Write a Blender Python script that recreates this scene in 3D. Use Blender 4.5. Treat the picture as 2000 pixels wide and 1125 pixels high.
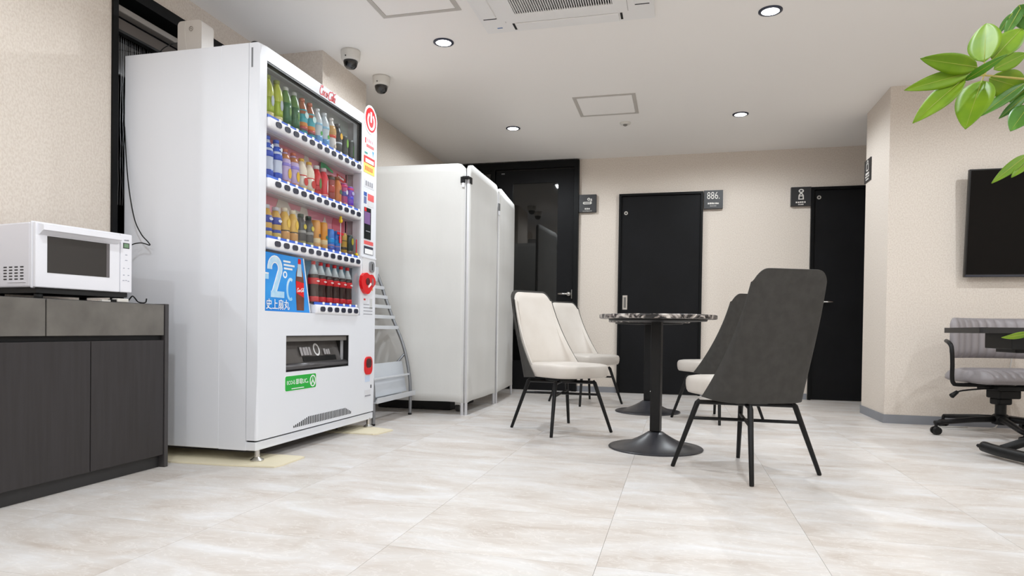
import bpy, bmesh, math, random
from mathutils import Vector, Matrix
random.seed(7)
for o in list(bpy.data.objects): bpy.data.objects.remove(o)
S = bpy.context.scene
COL = S.collection
PI = math.pi

# ------------------------------------------------------------------ camera
YAW, PITCH, ROLL, FPX, CY = -0.244483, -0.0128513, 0.0138633, 1295.727, 659.853
CAM_H = 0.62
fw = Vector((math.sin(YAW)*math.cos(PITCH), math.cos(YAW)*math.cos(PITCH), math.sin(PITCH)))
rt = Vector((math.cos(YAW), -math.sin(YAW), 0))
up = rt.cross(fw)
rt, up = math.cos(ROLL)*rt+math.sin(ROLL)*up, -math.sin(ROLL)*rt+math.cos(ROLL)*up
cd = bpy.data.cameras.new('camera')
cd.sensor_width = 36; cd.lens = 36*FPX/2000; cd.shift_y = (CY-562.5)/2000
cd.clip_start = 0.02
cam = bpy.data.objects.new('camera', cd); COL.objects.link(cam)
m = Matrix((rt, up, -fw)).transposed().to_4x4(); m.translation = (0, 0, CAM_H)
cam.matrix_world = m
S.camera = cam

# ------------------------------------------------------------------ world and exposure
w = bpy.data.worlds.new('world'); S.world = w; w.use_nodes = True
w.node_tree.nodes['Background'].inputs[0].default_value = (0.9, 0.95, 1, 1)
w.node_tree.nodes['Background'].inputs[1].default_value = 0.05
S.view_settings.view_transform = 'Standard'; S.view_settings.look = 'None'
S.view_settings.gamma = 1; S.view_settings.use_curve_mapping = False
S.view_settings.exposure = 0.0
DOWNLIGHT_W = 53.5
CEIL = 2.36

# ------------------------------------------------------------------ materials
def lin(c):
    return tuple(((v/255)/12.92 if v/255 <= 0.04045 else ((v/255+0.055)/1.055)**2.4) for v in c)
MATS = {}
def mat(name, col, rough=0.5, metal=0.0, var=None, bump=None, emit=0, spec=0.5, coat=0, stretch=(1,1,1)):
    """var=(scale, other colour, low, high) mixes a second colour by noise; bump=(scale, strength)"""
    if name in MATS: return MATS[name]
    m = bpy.data.materials.new(name); m.use_nodes = True
    nt = m.node_tree; b = nt.nodes['Principled BSDF']
    b.inputs['Base Color'].default_value = (*lin(col), 1)
    b.inputs['Roughness'].default_value = rough; b.inputs['Metallic'].default_value = metal
    b.inputs['Specular IOR Level'].default_value = spec
    b.inputs['Coat Weight'].default_value = coat
    if emit:
        b.inputs['Emission Color'].default_value = (*lin(col), 1); b.inputs['Emission Strength'].default_value = emit
    if var or bump:
        tc = nt.nodes.new('ShaderNodeTexCoord'); mp = nt.nodes.new('ShaderNodeMapping')
        mp.inputs['Scale'].default_value = stretch
        nt.links.new(tc.outputs['Object'], mp.inputs['Vector'])
    if var:
        n = nt.nodes.new('ShaderNodeTexNoise'); n.inputs['Scale'].default_value = var[0]; n.inputs['Detail'].default_value = 6
        r = nt.nodes.new('ShaderNodeValToRGB')
        r.color_ramp.elements[0].position = var[2] if len(var) > 2 else .35
        r.color_ramp.elements[1].position = var[3] if len(var) > 3 else .65
        r.color_ramp.elements[0].color = (*lin(col), 1); r.color_ramp.elements[1].color = (*lin(var[1]), 1)
        nt.links.new(mp.outputs[0], n.inputs['Vector']); nt.links.new(n.outputs['Fac'], r.inputs[0]); nt.links.new(r.outputs[0], b.inputs['Base Color'])
    if bump:
        n2 = nt.nodes.new('ShaderNodeTexNoise'); n2.inputs['Scale'].default_value = bump[0]; n2.inputs['Detail'].default_value = 4
        bp = nt.nodes.new('ShaderNodeBump'); bp.inputs['Strength'].default_value = bump[1]; bp.inputs['Distance'].default_value = .004
        nt.links.new(mp.outputs[0], n2.inputs['Vector']); nt.links.new(n2.outputs['Fac'], bp.inputs['Height']); nt.links.new(bp.outputs[0], b.inputs['Normal'])
    MATS[name] = m
    return m
def glass(name, tint=(1,1,1), boost=0.0):
    m = bpy.data.materials.new(name); m.use_nodes = True; nt = m.node_tree; nt.nodes.clear()
    o = nt.nodes.new('ShaderNodeOutputMaterial'); mx = nt.nodes.new('ShaderNodeMixShader')
    t = nt.nodes.new('ShaderNodeBsdfTransparent'); t.inputs[0].default_value = (*tint, 1)
    g = nt.nodes.new('ShaderNodeBsdfGlossy'); g.inputs['Roughness'].default_value = 0.02
    f = nt.nodes.new('ShaderNodeLayerWeight')
    pw = nt.nodes.new('ShaderNodeMath'); pw.operation = 'POWER'; pw.inputs[1].default_value = 4
    a = nt.nodes.new('ShaderNodeMath'); a.operation = 'MULTIPLY_ADD'; a.inputs[1].default_value = .6; a.inputs[2].default_value = boost; a.use_clamp = True
    nt.links.new(f.outputs['Facing'], pw.inputs[0]); nt.links.new(pw.outputs[0], a.inputs[0]); nt.links.new(a.outputs[0], mx.inputs[0])
    nt.links.new(t.outputs[0], mx.inputs[1]); nt.links.new(g.outputs[0], mx.inputs[2]); nt.links.new(mx.outputs[0], o.inputs[0])
    return m

WALLP = mat('wallpaper', (232,222,211), .85, var=(130,(220,208,196),.4,.64), bump=(240,.45), stretch=(1,1,.7))
CEILM = mat('ceiling_paint', (250,246,242), .9, bump=(220,.08))
BLACKD = mat('black_door', (23,23,24), .5, var=(3,(26,26,28)), bump=(300,.04), spec=.12)
BLACKF = mat('black_frame', (14,15,16), .45, spec=.15)
BLACKM = mat('black_metal', (16,16,17), .42, bump=(400,.05), spec=.3)
BLACKP = mat('black_plastic', (16,16,17), .5, spec=.3)
CHROME = mat('steel', (205,203,200), .25, 1)
ALU = mat('aluminium', (190,194,200), .38, .85)
WHITEM = mat('white_enamel', (236,236,240), .28)
WHITEP = mat('white_plastic', (238,238,242), .35)
OFFW = mat('offwhite_plastic', (225,221,214), .45)
CREAM = mat('cream_leather', (221,214,206), .5, var=(8,(215,207,198)), bump=(350,.12))
CHAR = mat('charcoal_fabric', (55,53,50), .8, var=(28,(63,61,58),.35,.7), bump=(420,.3))
SKIRT = mat('grey_skirting', (140,142,148), .55)
BLUEB = mat('bright_blue', (28,132,222), .45, var=(4,(52,158,236)))
REDP = mat('red_plastic', (224,22,28), .28)
GREENS = mat('green_sticker', (30,172,58), .5)
WHITES = mat('white_print', (245,245,246), .5)
GLASS = glass('clear_pane', (.97,.98,.98), .02)

def marble():
    m = bpy.data.materials.new('marble_tile'); m.use_nodes = True; nt = m.node_tree; b = nt.nodes['Principled BSDF']
    L = nt.links.new
    tc = nt.nodes.new('ShaderNodeTexCoord'); oi = nt.nodes.new('ShaderNodeObjectInfo')
    cx = nt.nodes.new('ShaderNodeCombineXYZ')
    for i, k in enumerate((37.0, 91.0, 53.0)):
        mu = nt.nodes.new('ShaderNodeMath'); mu.operation = 'MULTIPLY'; mu.inputs[1].default_value = k
        L(oi.outputs['Random'], mu.inputs[0]); L(mu.outputs[0], cx.inputs[i])
    ad = nt.nodes.new('ShaderNodeVectorMath'); ad.operation = 'ADD'
    L(tc.outputs['Object'], ad.inputs[0]); L(cx.outputs[0], ad.inputs[1])
    mp = nt.nodes.new('ShaderNodeMapping'); mp.inputs['Rotation'].default_value = (0, 0, .55); mp.inputs['Scale'].default_value = (1.0, 2.6, 1)
    L(ad.outputs[0], mp.inputs[0])
    n = nt.nodes.new('ShaderNodeTexNoise'); n.inputs['Scale'].default_value = 2.6; n.inputs['Detail'].default_value = 9; n.inputs['Roughness'].default_value = .62; n.inputs['Distortion'].default_value = .7
    L(mp.outputs[0], n.inputs['Vector'])
    r = nt.nodes.new('ShaderNodeValToRGB'); e = r.color_ramp.elements
    e[0].position = .28; e[0].color = (*lin((196,183,172)), 1); e[1].position = .72; e[1].color = (*lin((233,232,233)), 1)
    x = e.new(.44); x.color = (*lin((214,206,199)), 1); x = e.new(.56); x.color = (*lin((222,217,213)), 1)
    L(n.outputs['Fac'], r.inputs[0])
    n2 = nt.nodes.new('ShaderNodeTexNoise'); n2.inputs['Scale'].default_value = 9; n2.inputs['Detail'].default_value = 8; n2.inputs['Distortion'].default_value = 1.6
    L(mp.outputs[0], n2.inputs['Vector'])
    r2 = nt.nodes.new('ShaderNodeValToRGB'); e2 = r2.color_ramp.elements
    e2[0].position = .47; e2[0].color = (0,0,0,1); e2[1].position = .53; e2[1].color = (0,0,0,1); q = e2.new(.5); q.color = (.35,.35,.35,1)
    L(n2.outputs['Fac'], r2.inputs[0])
    mx = nt.nodes.new('ShaderNodeMix'); mx.data_type = 'RGBA'; mx.inputs[7].default_value = (*lin((247,243,240)), 1)
    L(r2.outputs[0], mx.inputs[0]); L(r.outputs[0], mx.inputs[6])
    hv = nt.nodes.new('ShaderNodeHueSaturation'); mr = nt.nodes.new('ShaderNodeMapRange')
    mr.inputs[3].default_value = .965; mr.inputs[4].default_value = 1.025
    L(oi.outputs['Random'], mr.inputs[0]); L(mr.outputs[0], hv.inputs['Value']); L(mx.outputs[2], hv.inputs['Color'])
    L(hv.outputs[0], b.inputs['Base Color'])
    b.inputs['Roughness'].default_value = .38; b.inputs['Specular IOR Level'].default_value = .4
    return m
MARBLE = marble()
def blackmarble():
    m = bpy.data.materials.new('black_marble'); m.use_nodes = True; nt = m.node_tree; b = nt.nodes['Principled BSDF']
    tc = nt.nodes.new('ShaderNodeTexCoord'); n = nt.nodes.new('ShaderNodeTexNoise'); n.inputs['Scale'].default_value = 14; n.inputs['Detail'].default_value = 7; n.inputs['Distortion'].default_value = 2.5
    r = nt.nodes.new('ShaderNodeValToRGB'); e = r.color_ramp.elements
    e[0].position = .45; e[0].color = (*lin((34,33,34)), 1); e[1].position = .72; e[1].color = (*lin((228,220,212)), 1)
    x = e.new(.52); x.color = (*lin((120,112,108)), 1)
    nt.links.new(tc.outputs['Object'], n.inputs['Vector']); nt.links.new(n.outputs['Fac'], r.inputs[0]); nt.links.new(r.outputs[0], b.inputs['Base Color'])
    b.inputs['Roughness'].default_value = .2
    return m
BMARBLE = blackmarble()

# ------------------------------------------------------------------ mesh helpers
def box(bm, x0, x1, y0, y1, z0, z1, bev=0, seg=2):
    g = bmesh.ops.create_cube(bm, size=1)
    vs = g['verts']
    bmesh.ops.scale(bm, vec=(abs(x1-x0), abs(y1-y0), abs(z1-z0)), verts=vs)
    bmesh.ops.translate(bm, vec=((x0+x1)/2, (y0+y1)/2, (z0+z1)/2), verts=vs)
    if bev:
        es = list({e for v in vs for e in v.link_edges})
        bmesh.ops.bevel(bm, geom=es, offset=bev, segments=seg, affect='EDGES', profile=.5)
    return bm
def B(*a, **k):
    return box(bmesh.new(), *a, **k)
def lathe(prof, seg=20, bm=None, center=(0,0,0), cap=True):
    """prof = [(r, z)...] about the z axis"""
    bm = bm or bmesh.new(); rings = []
    cx, cy, cz = center
    for r_, z in prof:
        rings.append([bm.verts.new((cx+max(r_,1e-4)*math.cos(2*PI*i/seg), cy+max(r_,1e-4)*math.sin(2*PI*i/seg), cz+z)) for i in range(seg)])
    for a, b in zip(rings, rings[1:]):
        for i in range(seg):
            bm.faces.new((a[i], a[(i+1) % seg], b[(i+1) % seg], b[i]))
    if cap:
        bm.faces.new(list(reversed(rings[0]))); bm.faces.new(rings[-1])
    return bm
def tube(bm, pts, rad, seg=10, flat=None):
    """round tube through points; rad a number or list"""
    pts = [Vector(p) for p in pts]; n = len(pts)
    rads = rad if isinstance(rad, (list, tuple)) else [rad]*n
    rings = []; prev = None
    for i, p in enumerate(pts):
        if i == 0: t = pts[1]-pts[0]
        elif i == n-1: t = pts[-1]-pts[-2]
        else: t = (pts[i+1]-p).normalized()+(p-pts[i-1]).normalized()
        t.normalize()
        if prev is None:
            a = Vector((0,0,1)) if abs(t.z) < .9 else Vector((1,0,0))
            u = t.cross(a).normalized()
        else:
            u = (prev-t*prev.dot(t)).normalized()
        prev = u; v = t.cross(u)
        sq = flat or 1
        rings.append([bm.verts.new(p+u*rads[i]*math.cos(2*PI*k/seg)+v*rads[i]*sq*math.sin(2*PI*k/seg)) for k in range(seg)])
    for a, b in zip(rings, rings[1:]):
        for k in range(seg): bm.faces.new((a[k], a[(k+1) % seg], b[(k+1) % seg], b[k]))
    bm.faces.new(list(reversed(rings[0]))); bm.faces.new(rings[-1])
    return bm
def T(pts, rad, seg=10, flat=None): return tube(bmesh.new(), pts, rad, seg, flat)
def smoothpath(pts, n=6):
    """Catmull-Rom through points"""
    P = [Vector(p) for p in pts]; P = [2*P[0]-P[1]]+P+[2*P[-1]-P[-2]]; out = []
    for i in range(1, len(P)-2):
        for k in range(n):
            t = k/n; a, b, c, d = P[i-1:i+3]
            out.append(.5*((2*b)+(c-a)*t+(2*a-5*b+4*c-d)*t*t+(3*b-a-3*c+d)*t**3))
    out.append(P[-2]); return out
def prism(poly, depth, origin, ux, uy, bm=None):
    """2D polygon extruded by depth along ux x uy, placed with origin + x*ux + y*uy"""
    bm = bm or bmesh.new(); o = Vector(origin); ux = Vector(ux); uy = Vector(uy); n = ux.cross(uy).normalized()*depth
    a = [bm.verts.new(o+ux*x+uy*y) for x, y in poly]; b = [bm.verts.new(o+ux*x+uy*y+n) for x, y in poly]
    k = len(poly)
    bm.faces.new(list(reversed(a))); bm.faces.new(b)
    for i in range(k): bm.faces.new((a[i], a[(i+1) % k], b[(i+1) % k], b[i]))
    return bm
def rrect(w, h, r, n=5, cx=0, cy=0):
    pts = []
    for sx, sy, a0 in ((1,1,0), (-1,1,90), (-1,-1,180), (1,-1,270)):
        for i in range(n+1):
            a = math.radians(a0+90*i/n); pts.append((cx+sx*(w/2-r)+r*math.cos(a), cy+sy*(h/2-r)+r*math.sin(a)))
    return pts
def ell(w, h, n=28, cx=0, cy=0):
    return [(cx+w/2*math.cos(2*PI*i/n), cy+h/2*math.sin(2*PI*i/n)) for i in range(n)]
def ringprism(outer, inner, depth, origin, ux, uy, bm=None):
    bm = bm or bmesh.new(); o = Vector(origin); ux = Vector(ux); uy = Vector(uy); n = ux.cross(uy).normalized()*depth
    V = lambda p, d: bm.verts.new(o+ux*p[0]+uy*p[1]+n*d)
    A = [V(p,0) for p in outer]; Bv = [V(p,1) for p in outer]; Cc = [V(p,0) for p in inner]; D = [V(p,1) for p in inner]
    k = len(outer)
    for i in range(k):
        j = (i+1) % k
        bm.faces.new((A[i], A[j], Bv[j], Bv[i])); bm.faces.new((Cc[j], Cc[i], D[i], D[j]))
        bm.faces.new((Bv[i], Bv[j], D[j], D[i])); bm.faces.new((A[j], A[i], Cc[i], Cc[j]))
    return bm
def ribbon(pts, wd, depth, origin, ux, uy, bm=None):
    """flat stroke of width wd along a 2D polyline"""
    bm = bm or bmesh.new(); k = len(pts); L = []; R = []
    for i, p in enumerate(pts):
        q0 = pts[max(i-1,0)]; q1 = pts[min(i+1,k-1)]
        dx, dy = q1[0]-q0[0], q1[1]-q0[1]; l = math.hypot(dx, dy) or 1
        nx, ny = -dy/l*wd/2, dx/l*wd/2
        L.append((p[0]+nx, p[1]+ny)); R.append((p[0]-nx, p[1]-ny))
    for i in range(k-1):
        prism([L[i], R[i], R[i+1], L[i+1]], depth, origin, ux, uy, bm)
    return bm
def plate(y0, y1, z0, z1, x0, x1, holes=(), bev=0):
    """panel in the YZ plane from x0 (back) to x1 (front) with rectangular holes (y0,y1,z0,z1)"""
    ys = sorted({y0, y1, *[h[0] for h in holes], *[h[1] for h in holes]}); zs = sorted({z0, z1, *[h[2] for h in holes], *[h[3] for h in holes]})
    bm = bmesh.new(); V = {}
    def v(x, y, z):
        k = (round(x,5), round(y,5), round(z,5))
        if k not in V: V[k] = bm.verts.new((x,y,z))
        return V[k]
    def solid(i, j):
        if i < 0 or j < 0 or i >= len(ys)-1 or j >= len(zs)-1: return False
        cy, cz = (ys[i]+ys[i+1])/2, (zs[j]+zs[j+1])/2
        return not any(h[0] < cy < h[1] and h[2] < cz < h[3] for h in holes)
    for i in range(len(ys)-1):
        for j in range(len(zs)-1):
            if not solid(i, j): continue
            a, b, c, d = ys[i], ys[i+1], zs[j], zs[j+1]
            bm.faces.new((v(x1,a,c), v(x1,b,c), v(x1,b,d), v(x1,a,d))); bm.faces.new((v(x0,a,d), v(x0,b,d), v(x0,b,c), v(x0,a,c)))
            if not solid(i-1,j): bm.faces.new((v(x0,a,c), v(x1,a,c), v(x1,a,d), v(x0,a,d)))
            if not solid(i+1,j): bm.faces.new((v(x1,b,c), v(x0,b,c), v(x0,b,d), v(x1,b,d)))
            if not solid(i,j-1): bm.faces.new((v(x0,a,c), v(x0,b,c), v(x1,b,c), v(x1,a,c)))
            if not solid(i,j+1): bm.faces.new((v(x1,a,d), v(x1,b,d), v(x0,b,d), v(x0,a,d)))
    if bev:
        es = [e for e in bm.edges if all(abs(q.co.x-x1) < 1e-5 for q in e.verts) and (all(abs(q.co.y-y0) < 1e-5 for q in e.verts) or all(abs(q.co.y-y1) < 1e-5 for q in e.verts) or all(abs(q.co.z-z1) < 1e-5 for q in e.verts))]
        bmesh.ops.bevel(bm, geom=es, offset=bev, segments=4, affect='EDGES', profile=.5)
    return bm

def obj(name, bm, material, parent=None, smooth=False, label=None, kind=None):
    me = bpy.data.meshes.new(name)
    if not isinstance(bm, bpy.types.Mesh):
        bmesh.ops.recalc_face_normals(bm, faces=bm.faces); bm.to_mesh(me); bm.free()
    else: me = bm
    me.materials.clear(); me.materials.append(material)
    if smooth:
        for p in me.polygons: p.use_smooth = True
    o = bpy.data.objects.new(name, me); COL.objects.link(o)
    if smooth == 'auto':
        try:
            md = o.modifiers.new('split', 'EDGE_SPLIT'); md.split_angle = math.radians(38)
        except Exception: pass
    if parent: o.parent = parent
    if label: o['label'] = label
    if kind: o['kind'] = kind
    return o
def tag(o, label, cat, group=None):
    o['label'] = label; o['category'] = cat
    if group: o['group'] = group
    return o
def thing(name, label, cat, loc=(0,0,0), rz=0, group=None):
    o = bpy.data.objects.new(name, None); COL.objects.link(o); o.empty_display_size = .05
    o.location = loc; o.rotation_euler = (0,0,rz); return tag(o, label, cat, group)
def struct(name, bm, material, parent=None, smooth=False):
    o = obj(name, bm, material, parent, smooth)
    if parent is None: o['kind'] = 'structure'
    return o
def dup(root, loc, rz, label, group=None):
    r_ = root.copy(); COL.objects.link(r_); r_.location = loc; r_.rotation_euler = (0,0,rz); r_['label'] = label
    if group: r_['group'] = group
    for ch in list(root.children):
        c = ch.copy(); COL.objects.link(c); c.parent = r_
        for g in list(ch.children):
            d = g.copy(); COL.objects.link(d); d.parent = c
    return r_
def marks(name, n, w_, h_, origin, ux, uy, material, parent=None, seed=1):
    """a line of print too small to read: n short blocks of varied width, centred on origin"""
    rr = random.Random(seed); bm = bmesh.new(); x = -w_/2; st = w_/n
    for i in range(n):
        b_ = st*rr.uniform(.62,.9); hh = h_*rr.uniform(.75,1)
        prism([(x,0),(x+b_,0),(x+b_,hh),(x,hh)], .0008, origin, ux, uy, bm); x += st
    return obj(name, bm, material, parent)
def text(name, s, size, origin, ux, uy, material, parent=None, depth=.0008, align='LEFT', sx=1.0, bold=0.0):
    cu = bpy.data.curves.new(name, 'FONT'); cu.body = s; cu.size = size; cu.align_x = align; cu.extrude = depth/2; cu.resolution_u = 3; cu.offset = bold
    t = bpy.data.objects.new(name, cu); COL.objects.link(t)
    dg = bpy.context.evaluated_depsgraph_get(); me = bpy.data.meshes.new_from_object(t.evaluated_get(dg))
    bpy.data.objects.remove(t)
    ux = Vector(ux).normalized(); uy = Vector(uy).normalized(); n = ux.cross(uy); o = Vector(origin)
    for v in me.vertices: v.co = o+ux*v.co.x*sx+uy*v.co.y+n*v.co.z
    return obj(name, me, material, parent)

X_, Y_, Z_ = (1,0,0), (0,1,0), (0,0,1)

# ================================================================== the setting
CEIL = 2.35
YB = 6.70            # face of the far wall
WL = -2.555          # face of the left wall
XP, YP = 1.415, 5.146  # corner of the wall that carries the screen
floor = struct('floor', B(-4.6, 3.7, -3.1, 6.9, -.10, -.004), MARBLE)
TW, TL = .592, .452
tile_me = None
for i in range(-4, 6):
    for j in range(0, 15):
        x0 = -.198+i*TW; y0 = .385+j*TL
        if x0 < -2.62 or y0+TL > 7.0: continue
        if tile_me is None:
            bm = B(.0005, TW-.0005, .0005, TL-.0005, -.006, 0); bmesh.ops.recalc_face_normals(bm, faces=bm.faces)
            tile_me = bpy.data.meshes.new('tile'); bm.to_mesh(tile_me); bm.free(); tile_me.materials.append(MARBLE)
        t = bpy.data.objects.new('tile', tile_me); COL.objects.link(t); t.parent = floor
        t.location = (x0, y0, 0); 
struct('ceiling', B(-4.6, 3.7, -3.1, 6.9, CEIL, CEIL+.1), CEILM)
struct('wall_left', plate(1.72, 3.757, 0, CEIL, WL-.15, WL, holes=[(2.538, 3.74, .62, 2.213)]), WALLP)
struct('wall_left_pier', B(-2.705, -2.183, 3.757, 4.356, 0, CEIL), WALLP)
struct('wall_left_far', B(-2.705, -2.40, 4.356, YB, 0, CEIL), WALLP)
struct('wall_left_return', B(-4.5, -2.705, 1.72, 1.87, 0, CEIL), WALLP)
struct('wall_left_outer', B(-4.6, -4.5, -3.1, 1.87, 0, CEIL), WALLP)
struct('wall_back', B(-2.705, 3.7, YB, YB+.15, 0, CEIL), WALLP)
struct('wall_front', B(-4.6, 3.7, -3.1, -3.0, 0, CEIL), WALLP)
struct('wall_right', B(3.6, 3.7, -3.0, YB, 0, CEIL), WALLP)
struct('wall_right_pier', B(XP, 3.6, YP, 5.74, 0, CEIL), WALLP)
struct('baseboard_back', box(B(-.985, -.587, YB-.008, YB, 0, .055), .215, 1.18, YB-.008, YB, 0, .055), SKIRT)
struct('baseboard_right', box(B(XP-.008, 3.6, YP-.008, YP, 0, .06), XP-.008, XP, YP, 5.748, 0, .06), SKIRT)
struct('baseboard_left', B(WL, WL+.008, 1.72, 2.45, 0, .06), SKIRT)

# --- doors on the far wall
def frame_xz(x0, x1, z1, wd, yf, parent, name='door_frame', z0=0):
    bm = bmesh.new()
    box(bm, x0, x0+wd, yf, YB, z0, z1); box(bm, x1-wd, x1, yf, YB, z0, z1); box(bm, x0+wd, x1-wd, yf, YB, z1-wd, z1)
    return obj(name, bm, BLACKF, parent)
d1 = struct('door_1', B(-.563, .197, YB-.012, YB, .004, 1.955), BLACKD)
frame_xz(-.585, .219, 1.978, .022, YB-.035, d1)
hp = obj('pull_plate', B(-.539, -.491, YB-.017, YB-.012, .831, .974, bev=.002), CHROME, d1, label='brushed steel flush pull')
obj('pull_recess', B(-.527, -.503, YB-.0185, YB-.0165, .85, .955), mat('dark_steel', (120,118,115), .4, .8), hp)
LOCK = mat('lock_ring', (196,192,186), .3, .6)
def lock(x, z, par):
    o = obj('privacy_lock', ringprism(ell(.036,.036,20), ell(.017,.017,20), .006, (x, YB-.012, z), X_, Z_), LOCK, par, label='round silver lock')
lock(-.517, 1.79, d1)
d2 = struct('door_2', B(1.21, 2.0, YB-.012, YB, .004, 1.955), BLACKD)
frame_xz(1.185, 2.03, 1.98, .026, YB-.035, d2)
lock(1.255, 1.885, d2)
dh = obj('lever_handle', T([(1.30, YB-.06, .914), (1.382, YB-.06, .914)], .009), CHROME, d2, True, label='satin steel lever')
obj('handle_rose', T([(1.30, YB-.012, .914), (1.30, YB-.062, .914)], .012), CHROME, dh, True)

# --- glazed door with side light, black frame up to the ceiling
d3 = struct('door_3', plate(0,1,0,1,0,.01), BLACKD)
bm = bmesh.new()
X0, X1 = -1.858, -1.04
for a, b, c, d in ((X0, -1.678, .004, 2.26), (-1.204, X1, .004, 2.26), (-1.678, -1.204, 2.123, 2.26), (-1.678, -1.204, .004, .30)):
    box(bm, a, b, YB-.03, YB-.004, c, d)
d3.data.clear_geometry(); bm.to_mesh(d3.data); bm.free(); d3.data.materials.clear(); d3.data.materials.append(BLACKD)
bm = bmesh.new()
box(bm, -1.035, -.988, YB-.055, YB, 0, CEIL-.012); box(bm, -2.40, -1.035, YB-.055, YB, 2.268, CEIL-.012); box(bm, -1.91, -1.862, YB-.055, YB, 0, 2.268); box(bm, -2.40, -2.35, YB-.055, YB, 0, 2.268)
box(bm, -2.35, -1.91, YB-.05, YB, 0, .25); box(bm, -2.35, -1.91, YB-.05, YB, 1.93, 1.97); box(bm, -2.35, -1.91, YB-.05, YB, 2.235, 2.268)
obj('door_frame', bm, BLACKF, d3)
DGLASS = mat('dark_glass', (14,14,13), .025, spec=.75)
gp = obj('glass_pane', B(-1.678, -1.204, YB-.018, YB-.012, .30, 2.123), DGLASS, d3, label='dark reflective door glass')
obj('glass_pane', B(-2.35, -1.91, YB-.03, YB-.024, 1.97, 2.235), mat('dim_glass', (46,44,40), .05, spec=.7), d3, label='dark transom glass')
obj('glass_pane', B(-2.35, -1.91, YB-.03, YB-.024, .25, 1.93), DGLASS, d3, label='dark side light glass')
dh = obj('lever_handle', T([(-1.075, YB-.08, .985), (-1.18, YB-.08, .985)], .011), CHROME, d3, True, label='chrome lever')
obj('handle_rose', T([(-1.075, YB-.03, .985), (-1.075, YB-.085, .985)], [.026,.02], 14), CHROME, dh, True)
obj('hinge', B(-1.849, -1.839, YB-.038, YB-.03, 1.93, 2.06), mat('hinge_grey', (150,148,144), .35, .8), d3, label='grey hinge bar')
obj('maker_plate', B(-1.80, -1.765, YB-.033, YB-.03, 2.222, 2.236), mat('grey_plate', (120,120,122), .4, .3), d3)
obj('lock_strip', B(-1.052, -1.045, YB-.033, YB-.03, .94, 1.03), mat('hinge_grey', (150,148,144)), d3)

# --- window in the left wall, half hidden by the vending machine
wi = struct('window_1', B(-2.70, -2.66, 2.538, 3.74, .62, 2.213), mat('night_glass', (10,10,11), .08, spec=.6))
bm = bmesh.new()
box(bm, -2.66, WL+.012, 2.533, 2.562, .60, 2.223); box(bm, -2.66, WL+.012, 3.715, 3.745, .60, 2.223)
box(bm, -2.66, WL+.012, 2.562, 3.715, 2.17, 2.223); box(bm, -2.66, WL+.012, 2.562, 3.715, .60, .64)
obj('window_frame', bm, BLACKF, wi)
br = thing('roller_blind', 'rolled up grey roller blind under the black window head', 'blind')
obj('head_rail', B(-2.625, -2.575, 2.566, 3.71, 2.095, 2.125, bev=.004), mat('blind_grey', (150,144,138), .4, .2), br)
obj('blind_fabric', B(-2.635, -2.62, 2.566, 3.71, 2.03, 2.085), mat('blind_taupe', (104,96,90), .7), br)
obj('bottom_bar', B(-2.645, -2.612, 2.566, 3.71, 2.018, 2.03), BLACKP, br)
bm = bmesh.new()
for k in range(90):
    y = 2.572+k*.0126+random.uniform(-.002,.002); z0, z1 = 1.2, 2.018; pts = []
    for q in range(15):
        z = z1+(z0-z1)*q/14; pts.append((-2.652+random.uniform(-.002,.002), y+random.uniform(-.0016,.0016), z))
    tube(bm, pts, .0011, 4)
sc = obj('string_curtain', bm, mat('grey_string', (120,120,122), .3, .5)); tag(sc, 'dark shiny string curtain hanging inside the black window', 'curtain'); sc['kind'] = 'stuff'

# --- ceiling fittings
bm_ring = None
def downlight(x, y, label, group=None):
    t = thing('ceiling_downlight', label, 'downlight', (x, y, CEIL), 0, group)
    obj('trim_ring', lathe([(.046,0), (.062,0), (.062,-.004), (.050,-.007), (.046,-.007), (.046,0)], 32, cap=False), mat('dark_trim', (70,74,88), .35, .5), t, True)
    obj('lens', lathe([(.047,-.0005), (.047,-.004), (.03,-.0055), (.001,-.006)], 24, cap=False), LENS, t, True, label='glowing white lens')
    ld = bpy.data.lights.new('downlight_lamp', 'SPOT'); ld.energy = DOWNLIGHT_W; ld.spot_size = math.radians(174); ld.spot_blend = .38; ld.shadow_soft_size = .03
    ld.color = (.89, .952, 1.0)
    l = bpy.data.objects.new('downlight_lamp', ld); COL.objects.link(l); l.parent = t; l.location = (0,0,-.012)
LENS = mat('lamp_lens', (255,255,255), .4, emit=25)
LX = (-1.402, .455); LY = (3.808, 5.555)
downlight(LX[0], LY[0], 'glowing ceiling downlight nearest the two dome cameras', 'ceiling downlights')
downlight(LX[1], LY[0], 'glowing ceiling downlight right of the air conditioner', 'ceiling downlights')
downlight(LX[0], LY[1], 'glowing ceiling downlight in front of the glazed door', 'ceiling downlights')
downlight(LX[1], LY[1], 'glowing ceiling downlight in front of the far doors', 'ceiling downlights')
for x, y in ((-3.25,.31), (-1.402,1.30), (.455,.31), (2.31,.31), (-3.25,-1.44), (-1.402,-.60), (.455,-1.44), (2.31,-1.44), (.455,2.06), (2.31,2.06), (2.31,3.808)):  # unseen lamps continue the grid, two of them shifted to brighten the vending side
    downlight(x, y, 'ceiling downlight out of view above or behind the camera', 'ceiling downlights out of view')
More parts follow.
